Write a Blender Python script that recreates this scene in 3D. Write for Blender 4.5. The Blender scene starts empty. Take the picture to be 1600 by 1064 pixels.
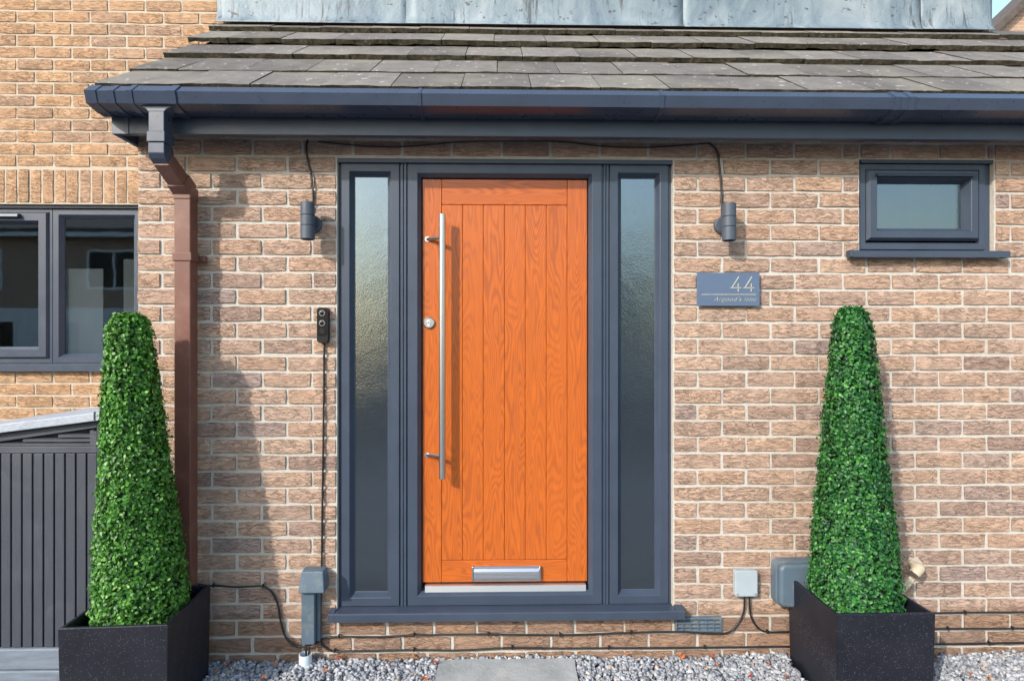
import bpy, bmesh, math, random
import numpy as np
from mathutils import Vector, Matrix
random.seed(7); rng = np.random.default_rng(7)
S = bpy.context.scene; COL = S.collection
R = math.radians

# ------------------------------------------------------------------ camera, world, sun, exposure
F, D, PSI, EYE = 950.0, 2.775, R(1.2), 1.42          # focal length in photo pixels, wall distance, yaw, eye height
cam = bpy.data.cameras.new('camera'); camo = bpy.data.objects.new('camera', cam); COL.objects.link(camo)
cam.sensor_width = 36; cam.lens = F / 1600 * 36; cam.shift_y = 8 / 1600
cam.clip_start = .05; cam.clip_end = 1000
camo.location = (0, -D, EYE); camo.rotation_euler = (R(90), 0, -PSI); S.camera = camo
SUN = Vector((.85, 1, -.75)).normalized()            # direction the light travels
elev = math.asin(-SUN.z); azim = math.atan2(-SUN.x, -SUN.y)
w = bpy.data.worlds.new('World'); S.world = w; w.use_nodes = True
nt = w.node_tree; sky = nt.nodes.new('ShaderNodeTexSky'); sky.sky_type = 'NISHITA'; sky.sun_disc = False
sky.sun_elevation = elev; sky.sun_rotation = azim; sky.air_density = 1.6; sky.dust_density = 1.8; sky.ozone_density = 2.5
bg = nt.nodes['Background']; nt.links.new(sky.outputs[0], bg.inputs[0]); bg.inputs[1].default_value = .15
sl = bpy.data.lights.new('sun', 'SUN'); sl.energy = 2.0; sl.angle = R(.8); sl.color = (1, .945, .87)
so = bpy.data.objects.new('sun', sl); COL.objects.link(so); so.rotation_euler = SUN.to_track_quat('-Z', 'Y').to_euler()
S.view_settings.view_transform = 'Standard'; S.view_settings.look = 'None'
S.view_settings.exposure = 1.1; S.view_settings.gamma = 1

# ------------------------------------------------------------------ photo pixel -> point on a plane of the place
def ray(px, py):
    u = (px - 800) / F; v = (540 - py) / F
    return u * math.cos(PSI) + math.sin(PSI), -u * math.sin(PSI) + math.cos(PSI), v
def P(px, py, Y):
    a, b, c = ray(px, py); t = (Y + D) / b
    return Vector((a * t, Y, EYE + c * t))
def PZ(px, py, z):
    a, b, c = ray(px, py); t = (z - EYE) / c
    return Vector((a * t, b * t - D, z))
def fx(px, Y): return P(px, 540, Y).x
def fz(px, py, Y): return P(px, py, Y).z

# ------------------------------------------------------------------ materials
class NT:
    def __init__(s, name):
        s.m = bpy.data.materials.new(name); s.m.use_nodes = True; s.t = s.m.node_tree
        s.b = s.t.nodes['Principled BSDF']; s.out = s.t.nodes['Material Output']
    def n(s, typ, **kw):
        nd = s.t.nodes.new('ShaderNode' + typ)
        for k, v in kw.items():
            if k == 'ins':
                for a, q in v.items(): s.put(nd.inputs[a], q)
            else: setattr(nd, k, v)
        return nd
    def put(s, sock, q):
        if hasattr(q, 'is_output') or isinstance(q, bpy.types.NodeSocket): s.t.links.new(q, sock)
        else: sock.default_value = q
    def pos(s, sx=1, sy=1, sz=1, off=None):
        g = s.n('NewGeometry'); v = g.outputs['Position']
        if off is not None: v = s.n('VectorMath', operation='ADD', ins={0: v, 1: off}).outputs[0]
        return s.n('VectorMath', operation='MULTIPLY', ins={0: v, 1: (sx, sy, sz)}).outputs[0]
    def noise(s, vec, scale=1, detail=3, rough=.55, dist=0):
        return s.n('TexNoise', ins={'Vector': vec, 'Scale': scale, 'Detail': detail, 'Roughness': rough, 'Distortion': dist}).outputs['Fac']
    def ramp(s, fac, stops):
        r = s.n('ValToRGB'); s.put(r.inputs[0], fac); e = r.color_ramp.elements
        while len(e) < len(stops): e.new(.5)
        for el, (p, c) in zip(e, stops):
            el.position = p; el.color = (c, c, c, 1) if isinstance(c, (int, float)) else (*c, 1)
        return r.outputs[0]
    def mix(s, fac, a, b, mode='MIX'):
        m = s.n('Mix', data_type='RGBA', blend_type=mode)
        s.put(m.inputs[0], fac)
        for i, q in ((6, a), (7, b)): s.put(m.inputs[i], (*q, 1) if isinstance(q, tuple) and len(q) == 3 else q)
        return m.outputs[2]
    def math(s, op, a, b=0.0, c=0.0):
        m = s.n('Math', operation=op); s.put(m.inputs[0], a); s.put(m.inputs[1], b); s.put(m.inputs[2], c); return m.outputs[0]
    def bump(s, h, strength=.5, dist=.002, normal=None):
        b = s.n('Bump', ins={'Height': h, 'Strength': strength, 'Distance': dist})
        if normal is not None: s.put(b.inputs['Normal'], normal)
        return b.outputs[0]
    def set(s, col=None, rough=None, metal=None, normal=None, spec=None, coat=None):
        for k, q in (('Base Color', col), ('Roughness', rough), ('Metallic', metal), ('Normal', normal), ('Specular IOR Level', spec), ('Coat Weight', coat)):
            if q is not None: s.put(s.b.inputs[k], (*q, 1) if isinstance(q, tuple) and len(q) == 3 else q)
        return s.m
M = {}
def plain(name, col, rough=.5, var=.12, bump=.0, bscale=200, metal=0, spec=None, dirt=None, dscale=6):
    t = NT(name); p = t.pos()
    n = t.noise(p, 9, 4); f = t.ramp(n, [(.3, 1 - var), (.7, 1 + var)])
    c = t.mix(1.0, col, f, 'MULTIPLY')
    if dirt: c = t.mix(t.ramp(t.noise(p, dscale, 6, .65), [(.52, 0), (.72, .75)]), c, dirt)
    rr = t.math('MULTIPLY_ADD', t.noise(p, 30, 4), .25, rough - .12)
    nr = t.bump(t.noise(p, bscale, 3), bump, .001) if bump else None
    M[name] = t.set(c, rr, metal, nr, spec); return M[name]

def brick_mat(name, stops, stuff):
    t = NT(name); p = t.pos()
    if stuff: v = t.n('NewGeometry').outputs['Random Per Island']
    else: v = t.n('ObjectInfo').outputs['Random']
    base = t.ramp(v, stops)
    n1 = t.noise(p, 22, 5, .65); base = t.mix(1.0, base, t.ramp(n1, [(.25, .76), (.75, 1.2)]), 'MULTIPLY')
    fine = t.noise(p, 420, 2); base = t.mix(1.0, base, t.ramp(fine, [(.2, .82), (.8, 1.16)]), 'MULTIPLY')
    big = t.noise(p, 1.7, 3); base = t.mix(t.ramp(big, [(.4, 0), (.75, .22)]), base, (.30, .235, .205))
    if 'rose' in name:      # darker bricks below the damp course
        sep = t.n('SeparateXYZ', ins={0: p}); lowc = t.ramp(t.math('ADD', sep.outputs[2], t.math('MULTIPLY', n1, .05)), [(.215, .55), (.24, 0)])
        base = t.mix(lowc, base, (.22, .125, .075))
    # dragged, bark-like face: broken wavy furrows running along the brick
    wv = t.noise(t.pos(38, 38, 38), 1, 2)
    q = t.n('VectorMath', operation='ADD', ins={0: t.pos(15, 15, 105), 1: t.n('CombineXYZ', ins={2: t.math('MULTIPLY', wv, 2.6)}).outputs[0]}).outputs[0]
    ridge = t.math('ABSOLUTE', t.math('SUBTRACT', t.noise(q, 1, 3, .55, .4), .5))
    groove = t.ramp(ridge, [(0, 0), (.025, .6), (.055, 1)])
    strength = t.ramp(t.noise(p, 5, 2), [(.3, .35), (.6, 1)])
    h = t.math('ADD', t.math('MULTIPLY', groove, strength), t.math('MULTIPLY', fine, .22))
    t.set(base, .9, 0, t.bump(h, 1.0, .0040), .15); M[name] = t.m
front = [(0, (.33, .225, .18)), (.15, (.43, .295, .225)), (.4, (.49, .335, .25)), (.62, (.47, .305, .215)), (.75, (.52, .36, .265)), (.88, (.36, .265, .23)), (1, (.54, .355, .245))]
back = [(0, (.43, .26, .15)), (.3, (.53, .33, .195)), (.6, (.50, .30, .175)), (.8, (.42, .275, .19)), (1, (.56, .35, .205))]
brick_mat('brick_rose', front, False); brick_mat('brick_rose_far', front, True)
brick_mat('brick_buff', back, False); brick_mat('brick_buff_far', back, True)

t = NT('mortar'); p = t.pos(); n = t.noise(p, 60, 5, .7)
c = t.ramp(n, [(.25, (.42, .39, .345)), (.75, (.60, .57, .52))]); c = t.mix(t.ramp(t.noise(p, 2.5, 3), [(.45, 0), (.7, .3)]), c, (.36, .30, .24))
M['mortar'] = t.set(c, .95, 0, t.bump(t.noise(p, 250, 4), .8, .003), .1)

t = NT('mortar_buff'); p = t.pos(); n = t.noise(p, 60, 5, .7)
M['mortar_buff'] = t.set(t.ramp(n, [(.25, (.43, .36, .28)), (.75, (.58, .50, .40))]), .95, 0, t.bump(t.noise(p, 250, 4), .8, .003), .1)
t = NT('concrete_tile'); p = t.pos(); v = t.n('ObjectInfo').outputs['Random']
c = t.ramp(v, [(0, (.110, .099, .091)), (.5, (.148, .134, .124)), (1, (.188, .171, .157))])
c = t.mix(1.0, c, t.ramp(t.noise(p, 14, 6, .7), [(.25, .68), (.75, 1.3)]), 'MULTIPLY')
c = t.mix(t.ramp(t.noise(p, 2.2, 3), [(.45, 0), (.7, .55)]), c, (.27, .25, .20))
c = t.mix(t.ramp(t.noise(p, 30, 3, .55), [(.655, 0), (.70, .85)]), c, (.50, .50, .49))
c = t.mix(t.ramp(t.noise(t.pos(1, 1, 1, (3, 5, 1)), 24, 4, .6), [(.66, 0), (.74, .7)]), c, (.06, .05, .035))
M['concrete_tile'] = t.set(c, .85, 0, t.bump(t.noise(p, 180, 4, .7), .6, .003), .25)
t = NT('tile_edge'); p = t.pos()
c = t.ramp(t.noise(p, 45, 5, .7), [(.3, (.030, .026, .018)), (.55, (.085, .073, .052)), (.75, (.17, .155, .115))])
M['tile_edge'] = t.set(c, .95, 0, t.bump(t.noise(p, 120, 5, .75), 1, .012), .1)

def upvc(name, col, rough, grain=0.25):
    t = NT(name); p = t.pos()
    g = t.noise(t.pos(260, 260, 18), 1, 3)
    c = t.mix(1.0, col, t.ramp(t.noise(p, 7, 4), [(.3, .9), (.7, 1.1)]), 'MULTIPLY')
    c = t.mix(t.ramp(t.noise(p, 160, 2, .5), [(.80, 0), (.84, .4)]), c, (.16, .17, .19))
    M[name] = t.set(c, t.math('MULTIPLY_ADD', t.noise(p, 25, 3), .2, rough - .1), 0, t.bump(g, grain, .0006), .5, None)
upvc('upvc_grey', (.041, .056, .086), .38)
upvc('gutter_grey', (.040, .055, .088), .30, .03)
plain('brown_pipe', (.155, .062, .044), .42, .1, dirt=(.21, .115, .085), dscale=9)
plain('cable_black', (.012, .012, .014), .45, .1)
plain('lamp_grey', (.058, .074, .10), .5, .06, .2, 500)
plain('plate_grey', (.085, .125, .20), .42, .05, .1, 300)
plain('box_grey', (.085, .125, .165), .5, .08, dirt=(.22, .22, .20), dscale=14)
plain('box_light', (.36, .42, .46), .5, .05)
plain('cream_plastic', (.55, .47, .34), .45, .06, dirt=(.4, .3, .18), dscale=20)
plain('white_plastic', (.62, .70, .74), .45, .06)
plain('black_gloss', (.005, .005, .007), .25, .0, spec=.25)
plain('lens_grey', (.16, .18, .21), .2, .05, metal=.5)
plain('bell_black', (.009, .010, .013), .4, .05, spec=.3)
plain('void', (.01, .01, .011), .9, .1)
plain('soil', (.025, .018, .012), .95, .3, 1, 90)
plain('paint_white', (.75, .75, .73), .6, .05)
plain('room_wall', (.72, .70, .66), .8, .05)
plain('blind_cloth', (.78, .77, .74), .8, .04)
plain('silver_inlay', (.80, .70, .62), .25, .05, metal=1)
plain('roof_plain', (.085, .070, .062), .9, .25)
plain('asphalt', (.05, .05, .052), .9, .2, .8, 120)
plain('bark', (.06, .04, .025), .9, .3, 1, 80)
t = NT('steel'); g = t.noise(t.pos(30, 30, 900), 1, 2)
M['steel'] = t.set((.56, .56, .57), t.math('MULTIPLY_ADD', g, .15, .24), 1, t.bump(g, .1, .0003))
t = NT('alloy_bright'); g = t.noise(t.pos(6, 500, 700), 1, 2)
M['alloy_bright'] = t.set((.82, .83, .85), t.math('MULTIPLY_ADD', g, .15, .30), 1)

t = NT('lead'); p = t.pos()
a = t.noise(t.pos(3.2, 3, 1.6), 1, 6, .65, .8)
c = t.ramp(a, [(.28, (.085, .115, .145)), (.42, (.14, .185, .22)), (.55, (.215, .265, .295)), (.72, (.33, .37, .395))])
st = t.noise(t.pos(34, 10, 4.0), 1, 5, .7)
c = t.mix(t.math('MULTIPLY', t.ramp(st, [(.54, 0), (.64, .85)]), t.ramp(t.noise(p, 2.6, 2), [(.40, 0), (.55, 1)])), c, (.065, .075, .085))
c = t.mix(t.ramp(t.noise(t.pos(20, 20, 26), 1, 4, .6), [(.63, 0), (.67, .85)]), c, (.075, .07, .07))
M['lead'] = t.set(c, t.ramp(a, [(.3, .42), (.7, .7)]), .15, t.bump(t.noise(p, 14, 4, .6), .5, .012))

def oak(name, horiz):
    t = NT(name); r = t.n('ObjectInfo').outputs['Random']
    off = t.n('CombineXYZ', ins={0: t.math('MULTIPLY', r, 37.0), 2: t.math('MULTIPLY', r, 91.0)}).outputs[0]
    p = t.pos(1.6, 1, 11, off) if horiz else t.pos(11, 1, 1.7, off)
    fine = t.noise(t.pos(9, 1, 90, off) if horiz else t.pos(90, 1, 9, off), 1, 3, .6)
    n = t.noise(p, 1, 1.0, .4, .15)
    k = t.math('ADD', t.math('MULTIPLY', n, 23.0), t.math('MULTIPLY', fine, .7))
    s = t.math('FRACT', k)
    band = t.ramp(s, [(0, 0), (.28, .95), (.5, 1), (.62, .25), (1, 0)])
    fade = t.ramp(t.noise(p, .6, 2), [(.3, .5), (.65, 1)])
    fac = t.math('MULTIPLY', band, fade)
    c = t.mix(t.math('MULTIPLY', fac, .58), (.50, .116, .015), (.25, .048, .010))
    c = t.mix(1.0, c, t.ramp(fine, [(.3, .88), (.7, 1.08)]), 'MULTIPLY')
    h = t.math('ADD', t.math('MULTIPLY', fac, -.6), t.math('MULTIPLY', fine, .5))
    M[name] = t.set(c, t.math('MULTIPLY_ADD', fac, .12, .28), 0, t.bump(h, .3, .0010), .5)
oak('oak_vertical', False); oak('oak_horizontal', True)

def glass(name, tint, rough, bumpn=None, ior=1.9, milky=0.0, milkcol=(.3, .36, .4)):
    t = NT(name); t.t.nodes.remove(t.b); p = t.pos()
    nr = None
    if bumpn:
        hh = t.noise(p, bumpn[0], 3, .6)
        if milky: hh = t.math('ADD', hh, t.math('MULTIPLY', t.noise(p, 6, 2), 3.0))
        nr = t.bump(hh, bumpn[1], bumpn[2])
    fr = t.n('Fresnel', ins={'IOR': ior})
    gl = t.n('BsdfGlossy', ins={'Color': (.74, .88, 1, 1), 'Roughness': rough})
    if nr is not None: t.put(gl.inputs['Normal'], nr)
    tr = t.n('BsdfTransparent', ins={'Color': (*tint, 1)}).outputs[0]
    if milky:
        df = t.n('BsdfDiffuse', ins={'Color': (*milkcol, 1)})
        tr = t.n('MixShader', ins={0: milky, 1: tr, 2: df.outputs[0]}).outputs[0]
    mx = t.n('MixShader', ins={0: fr.outputs[0], 1: tr, 2: gl.outputs[0]})
    t.t.links.new(mx.outputs[0], t.out.inputs[0]); M[name] = t.m
glass('glass_clear', (.96, .97, .98), .02, (3.0, .12, .002), 2.4)
glass('glass_frosted', (.22, .27, .29), .12, (150, .5, .0011), 2.9, .10, (.05, .065, .075))

t = NT('planter_black'); p = t.pos()
sp = t.n('TexVoronoi', ins={'Vector': p, 'Scale': 210}); 
fl = t.math('MULTIPLY', t.ramp(sp.outputs['Distance'], [(.10, 1), (.2, 0)]), t.ramp(t.n('SeparateColor', ins={0: sp.outputs['Color']}).outputs[0], [(.62, 0), (.75, 1)]))
c = t.mix(t.ramp(t.noise(p, 7, 5, .65), [(.35, 0), (.75, .7)]), (.006, .007, .013), (.016, .017, .028))
c = t.mix(fl, c, (.40, .39, .42))
M['planter_black'] = t.set(c, .48, 0, t.bump(t.noise(p, 260, 3), .35, .0015), .4)

def leafmat(name, stops):
    t = NT(name); v = t.n('NewGeometry').outputs['Random Per Island']
    c = t.ramp(v, stops); c = t.mix(1.0, c, t.ramp(t.noise(t.pos(), 9, 3), [(.3, .75), (.7, 1.25)]), 'MULTIPLY')
    t.set(c, .42, 0, None, .45); t.b.inputs['Subsurface Weight'].default_value = 0
    tl = t.n('BsdfTranslucent', ins={'Color': c}); ms = t.n('MixShader', ins={0: .18, 1: t.b.outputs[0], 2: tl.outputs[0]})
    t.t.links.new(ms.outputs[0], t.out.inputs[0]); M[name] = t.m
leafmat('leaf_bright', [(0, (.022, .090, .010)), (.35, (.045, .165, .018)), (.7, (.078, .24, .028)), (1, (.14, .33, .045))])
leafmat('leaf_deep', [(0, (.010, .060, .020)), (.35, (.018, .105, .028)), (.7, (.035, .165, .030)), (1, (.075, .25, .040))])
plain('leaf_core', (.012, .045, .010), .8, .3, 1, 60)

t = NT('gravel_stone'); v = t.n('NewGeometry').outputs['Random Per Island']; p = t.pos()
c = t.ramp(v, [(0, (.20, .21, .235)), (.35, (.29, .30, .325)), (.75, (.39, .40, .42)), (.96, (.50, .51, .52)), (.985, (.42, .30, .20)), (1, (.40, .30, .22))])
c = t.mix(1.0, c, t.ramp(t.noise(p, 110, 4, .7), [(.3, .78), (.7, 1.18)]), 'MULTIPLY')
M['gravel_stone'] = t.set(c, .8, 0, t.bump(t.noise(p, 300, 3), .4, .002), .3)
t = NT('ground_gravel'); p = t.pos()
vo = t.n('TexVoronoi', ins={'Vector': p, 'Scale': 55})
c = t.mix(t.n('SeparateColor', ins={0: vo.outputs['Color']}).outputs[0], (.14, .145, .155), (.27, .275, .285))
M['ground_gravel'] = t.set(c, .9, 0, t.bump(vo.outputs['Distance'], 1, .012), .2)
t = NT('slab_stone'); p = t.pos()
c = t.ramp(t.noise(p, 5, 6, .65, .6), [(.25, (.235, .255, .26)), (.5, (.33, .345, .345)), (.75, (.43, .44, .43))])
c = t.mix(t.ramp(t.noise(t.pos(1, 1, 1, (8, 2, 0)), 3, 5, .7, 1.5), [(.60, 0), (.64, .45), (.68, 0)]), c, (.50, .48, .42))
M['slab_stone'] = t.set(c, .8, 0, t.bump(t.noise(p, 16, 6, .7), .7, .010), .3)
def resin(name, col, sx, sz):
    t = NT(name); g = t.noise(t.pos(sx, sx, sz), 1, 4, .65); p = t.pos()
    c = t.mix(1.0, col, t.ramp(g, [(.25, .75), (.75, 1.25)]), 'MULTIPLY')
    c = t.mix(t.ramp(t.noise(p, 4, 5, .65, 1.2), [(.5, 0), (.72, .35)]), c, (.10, .105, .12))
    M[name] = t.set(c, .55, 0, t.bump(g, .5, .0015), .4)
resin('store_dark', (.050, .056, .072), 240, 9); resin('store_rail', (.055, .062, .078), 9, 240)
resin('store_lid', (.36, .39, .44), 60, 240); resin('store_base', (.17, .20, .245), 8, 60)
t = NT('dry_leaf'); v = t.n('ObjectInfo').outputs['Random']
c = t.ramp(v, [(0, (.30, .035, .015)), (.4, (.42, .10, .025)), (.75, (.52, .17, .04)), (1, (.28, .10, .04))])
M['dry_leaf'] = t.set(c, .65, 0, t.bump(t.noise(t.pos(), 200, 3), .5, .002))
t = NT('far_brick'); p = t.n('VectorMath', operation='ADD', ins={0: t.pos(1, 1, 1)}).outputs[0]
sx = t.n('SeparateXYZ', ins={0: p}); cv = t.n('CombineXYZ', ins={0: t.math('ADD', sx.outputs[0], sx.outputs[1]), 1: sx.outputs[2]})
bt = t.n('TexBrick', ins={'Vector': cv.outputs[0], 'Color1': (.42, .27, .18, 1), 'Color2': (.34, .21, .145, 1), 'Mortar': (.42, .38, .32, 1), 'Scale': 1, 'Mortar Size': .006, 'Brick Width': .225, 'Row Height': .075})
M['far_brick'] = t.set(bt.outputs[0], .9)

# ------------------------------------------------------------------ mesh building
class MB:
    def __init__(s): s.v = []; s.f = []; s.mi = []
    def add(s, vs, fs, mi=0):
        o = len(s.v); s.v += [tuple(q) for q in vs]; s.f += [tuple(i + o for i in q) for q in fs]; s.mi += [mi] * len(fs); return s
    def box(s, x0, x1, y0, y1, z0, z1, mi=0):
        vs = [(x, y, z) for z in (z0, z1) for y in (y0, y1) for x in (x0, x1)]
        return s.add(vs, [(0, 2, 3, 1), (4, 5, 7, 6), (0, 1, 5, 4), (2, 6, 7, 3), (0, 4, 6, 2), (1, 3, 7, 5)], mi)
    def prism(s, poly, axis, a0, a1, mi=0):
        # poly: 2-D points; axis 'x': (y,z) pts, 'y': (x,z) pts, 'z': (x,y) pts
        def m(p, a): return (a, p[0], p[1]) if axis == 'x' else (p[0], a, p[1]) if axis == 'y' else (p[0], p[1], a)
        n = len(poly); vs = [m(p, a0) for p in poly] + [m(p, a1) for p in poly]
        return s.add(vs, [tuple(range(n))[::-1], tuple(range(n, 2 * n))] + [(i, (i + 1) % n, n + (i + 1) % n, n + i) for i in range(n)], mi)
    def tube(s, pts, r, n=10, cap=True, mi=0):
        pts = [Vector(p) for p in pts]; rs = r if isinstance(r, (list, tuple)) else [r] * len(pts); vs = []; up = None
        for i, p in enumerate(pts):
            d = (pts[min(i + 1, len(pts) - 1)] - pts[max(i - 1, 0)]).normalized()
            if up is None: up = d.orthogonal().normalized()
            up = (up - d * up.dot(d)).normalized(); b = d.cross(up)
            vs += [p + (up * math.cos(2 * math.pi * k / n) + b * math.sin(2 * math.pi * k / n)) * rs[i] for k in range(n)]
        fs = [(i * n + k, i * n + (k + 1) % n, (i + 1) * n + (k + 1) % n, (i + 1) * n + k) for i in range(len(pts) - 1) for k in range(n)]
        if cap: fs += [tuple(range(n))[::-1], tuple(range((len(pts) - 1) * n, len(pts) * n))]
        return s.add(vs, fs, mi)
    def mitre(s, x0, x1, z0, z1, prof, mi=0):
        # picture-frame: prof = [(inset, Y), ...] from the outside edge to the inside edge
        o = len(s.v)
        for ins, Y in prof: s.v += [(x0 + ins, Y, z0 + ins), (x1 - ins, Y, z0 + ins), (x1 - ins, Y, z1 - ins), (x0 + ins, Y, z1 - ins)]
        for k in range(len(prof) - 1):
            for i in range(4):
                a = o + 4 * k + i; b = o + 4 * k + (i + 1) % 4; s.f.append((a, b, b + 4, a + 4)); s.mi.append(mi)
        return s
    def build(s, name, mats, parent=None, bevel=0, smooth=False, segs=2, loc=None, rz=0, fix=True):
        me = bpy.data.meshes.new(name); me.from_pydata(s.v, [], s.f)
        mats = mats if isinstance(mats, (list, tuple)) else [mats]
        for m in mats: me.materials.append(M[m])
        me.polygons.foreach_set('material_index', s.mi); me.update()
        if bevel or fix:
            bm = bmesh.new(); bm.from_mesh(me)
            if fix: bmesh.ops.recalc_face_normals(bm, faces=bm.faces)
            if bevel:
                es = [e for e in bm.edges if len(e.link_faces) == 2 and e.calc_face_angle(0) > .5]
                bmesh.ops.bevel(bm, geom=es, offset=bevel, segments=segs, affect='EDGES', clamp_overlap=True, profile=.5)
            bm.to_mesh(me); bm.free()
        if smooth:
            me.shade_smooth()
            if smooth != 'all' and hasattr(me, 'set_sharp_from_angle'): me.set_sharp_from_angle(angle=R(smooth if smooth is not True else 40))
        o = bpy.data.objects.new(name, me); COL.objects.link(o)
        if parent: o.parent = parent
        if loc is not None: o.location = loc
        o.rotation_euler.z = rz
        return o
def tag(o, label=None, cat=None, group=None, kind=None):
    for k, v in (('label', label), ('category', cat), ('group', group), ('kind', kind)):
        if v: o[k] = v
    return o
def thing(name, label, cat, group=None):
    o = bpy.data.objects.new(name, None); COL.objects.link(o); return tag(o, label, cat, group)
def smoothpath(pts, per=6):
    pts = [Vector(p) for p in pts]; out = []
    for i in range(len(pts) - 1):
        a = pts[max(i - 1, 0)]; b = pts[i]; c = pts[i + 1]; d = pts[min(i + 2, len(pts) - 1)]
        for k in range(per):
            u = k / per
            out.append(.5 * ((2 * b) + (c - a) * u + (2 * a - 5 * b + 4 * c - d) * u * u + (3 * b - a - 3 * c + d) * u ** 3))
    return out + [pts[-1]]

# ------------------------------------------------------------------ ground
g = MB(); g.add([(-150, -150, -.03), (150, -150, -.03), (150, 150, -.03), (-150, 150, -.03)], [(0, 1, 2, 3)])
tag(g.build('ground', 'ground_gravel'), kind='structure')

g = MB(); g.add([(-80, -13.2, -.022), (80, -13.2, -.022), (80, -5, -.022), (-80, -5, -.022)], [(0, 1, 2, 3)])
tag(g.build('road', 'asphalt'), kind='structure')
# ------------------------------------------------------------------ brickwork
def brick_variant(k):
    r = random.Random(100 + k); nx, nz = 5, 3; m = MB(); vs = []
    for j in range(nz):
        for i in range(nx):
            x = i / (nx - 1) - .5; z = j / (nz - 1) - .5; e = (i in (0, nx - 1)) or (j in (0, nz - 1)); c = (i in (0, nx - 1)) and (j in (0, nz - 1))
            x += r.uniform(-.008, .008) * (1 if i in (0, nx - 1) else 0) + (-.004 * math.copysign(1, x) if c else 0)
            z += r.uniform(-.035, .030) * (1 if j in (0, nz - 1) else 0) + (-.012 * math.copysign(1, z) if c else 0)
            vs.append((x, (.0022 if e else 0) + r.uniform(-.0016, .0014), z))
    fs = [(j * nx + i, j * nx + i + 1, (j + 1) * nx + i + 1, (j + 1) * nx + i) for j in range(nz - 1) for i in range(nx - 1)]
    ring = list(range(nx)) + [nx * j + nx - 1 for j in range(1, nz)] + [nx * (nz - 1) + i for i in range(nx - 2, -1, -1)] + [nx * j for j in range(nz - 2, 0, -1)]
    o = len(vs)
    for q in ring: vs.append((vs[q][0], .03, vs[q][2]))
    n = len(ring); fs += [(ring[i], o + i, o + (i + 1) % n, ring[(i + 1) % n]) for i in range(n)]
    m.add(vs, fs); return m
VAR = [brick_variant(k) for k in range(14)]
def variant_meshes(mat):
    out = []
    for v in VAR:
        me = bpy.data.meshes.new('brick'); me.from_pydata(v.v, [], v.f); me.materials.append(M[mat]); me.update(); out.append(me)
    return out
def minus(rects, hole):
    hx0, hx1, hz0, hz1 = hole; out = []
    for (x0, x1, z0, z1) in rects:
        if x1 <= hx0 or x0 >= hx1 or z1 <= hz0 or z0 >= hz1: out.append((x0, x1, z0, z1)); continue
        if x0 < hx0: out.append((x0, hx0, z0, z1))
        if x1 > hx1: out.append((hx1, x1, z0, z1))
        a, b = max(x0, hx0), min(x1, hx1)
        if z0 < hz0: out.append((a, b, z0, hz0))
        if z1 > hz1: out.append((a, b, hz1, z1))
    return out
BW, JN = .2255, .0135
def courses(x0, x1, z0, z1, zref, xref, holes, pitch=.0751, x_split=None):
    """rects of a stretcher-bond wall; zref a bed-joint height, xref a joint of the course below it; x_split=(x, other xref)"""
    out = []; k0 = math.floor((z0 - zref) / pitch)
    for k in range(k0, math.ceil((z1 - zref) / pitch)):
        za, zb = zref + k * pitch, zref + (k + 1) * pitch
        parts = [(x0, x1, xref)] if not x_split or zb < x_split[2] or za > x_split[3] else [(x0, x_split[0], x_split[1]), (x_split[0], x1, xref)]
        for (a, b, xr) in parts:
            o = xr + (0 if k % 2 else BW / 2) ; i0 = math.floor((a - o) / BW)
            for i in range(i0, math.ceil((b - o) / BW)):
                r = (max(a, o + i * BW), min(b, o + (i + 1) * BW), max(z0, za), min(z1, zb))
                for q in [r] if not holes else __import__('functools').reduce(minus, holes, [r]):
                    if q[1] - q[0] > .028 and q[3] - q[2] > .022: out.append(q)
    return out
def lay(rects, Y, parent, mat, score, limit=300, side=None):
    meshes = variant_meshes(mat); items = sorted(rects, key=score, reverse=True); far = MB()
    for n, (a, b, c, d) in enumerate(items):
        j = JN; w_, h_ = (b - a) - j + random.uniform(-.003, .002), (d - c) - j + random.uniform(-.002, .002)
        cx, cz = (a + b) / 2 + random.uniform(-.0015, .0015), (c + d) / 2 + random.uniform(-.0015, .0015); y = Y + random.uniform(-.0018, .0018); k = random.randrange(len(VAR))
        vert = h_ > .15; sc = (h_, 1, w_) if vert else (w_, 1, h_); ry = R(90) if vert else R(random.gauss(0, .25))
        fl = random.random() < .5
        if n < limit and score((a, b, c, d)) > 0 and side is None:
            o = bpy.data.objects.new('brick', meshes[k]); COL.objects.link(o); o.parent = parent
            o.location = (cx, y, cz); o.rotation_euler = (0, ry, 0); o.scale = sc
        else:
            mt = Matrix.Translation((cx, y, cz)) @ Matrix.Rotation(ry, 4, 'Y') @ Matrix.Diagonal((*sc, 1))
            vs = [mt @ Vector(q) for q in VAR[k].v]
            if side is not None: vs = [Vector((side + (q.y - Y), -(q.x), q.z)) for q in vs]
            far.add(vs, VAR[k].f)
    if far.v: tag(far.build('bricks', mat + '_far', parent, fix=False), kind='stuff')
def proj(x, Y, z):
    dx, dy = x, Y + D; a = dx * math.cos(PSI) - dy * math.sin(PSI); b = dx * math.sin(PSI) + dy * math.cos(PSI)
    return 800 + F * a / b, 540 - F * (z - EYE) / b
def visible(Y, hide):
    def sc(r):
        x0, y1 = proj(r[0], Y, r[2]); x1, y0 = proj(r[1], Y, r[3]); A = 0; n = 8
        for i in range(n):
            for j in range(2):
                x = x0 + (x1 - x0) * (i + .5) / n; y = y0 + (y1 - y0) * (j + .5) / 2
                if 0 < x < 1600 and 0 < y < 1064 and not any(h(x, y) for h in hide): A += 1
        return A / (2 * n) * (x1 - x0) * (y1 - y0)
    return sc
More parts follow.
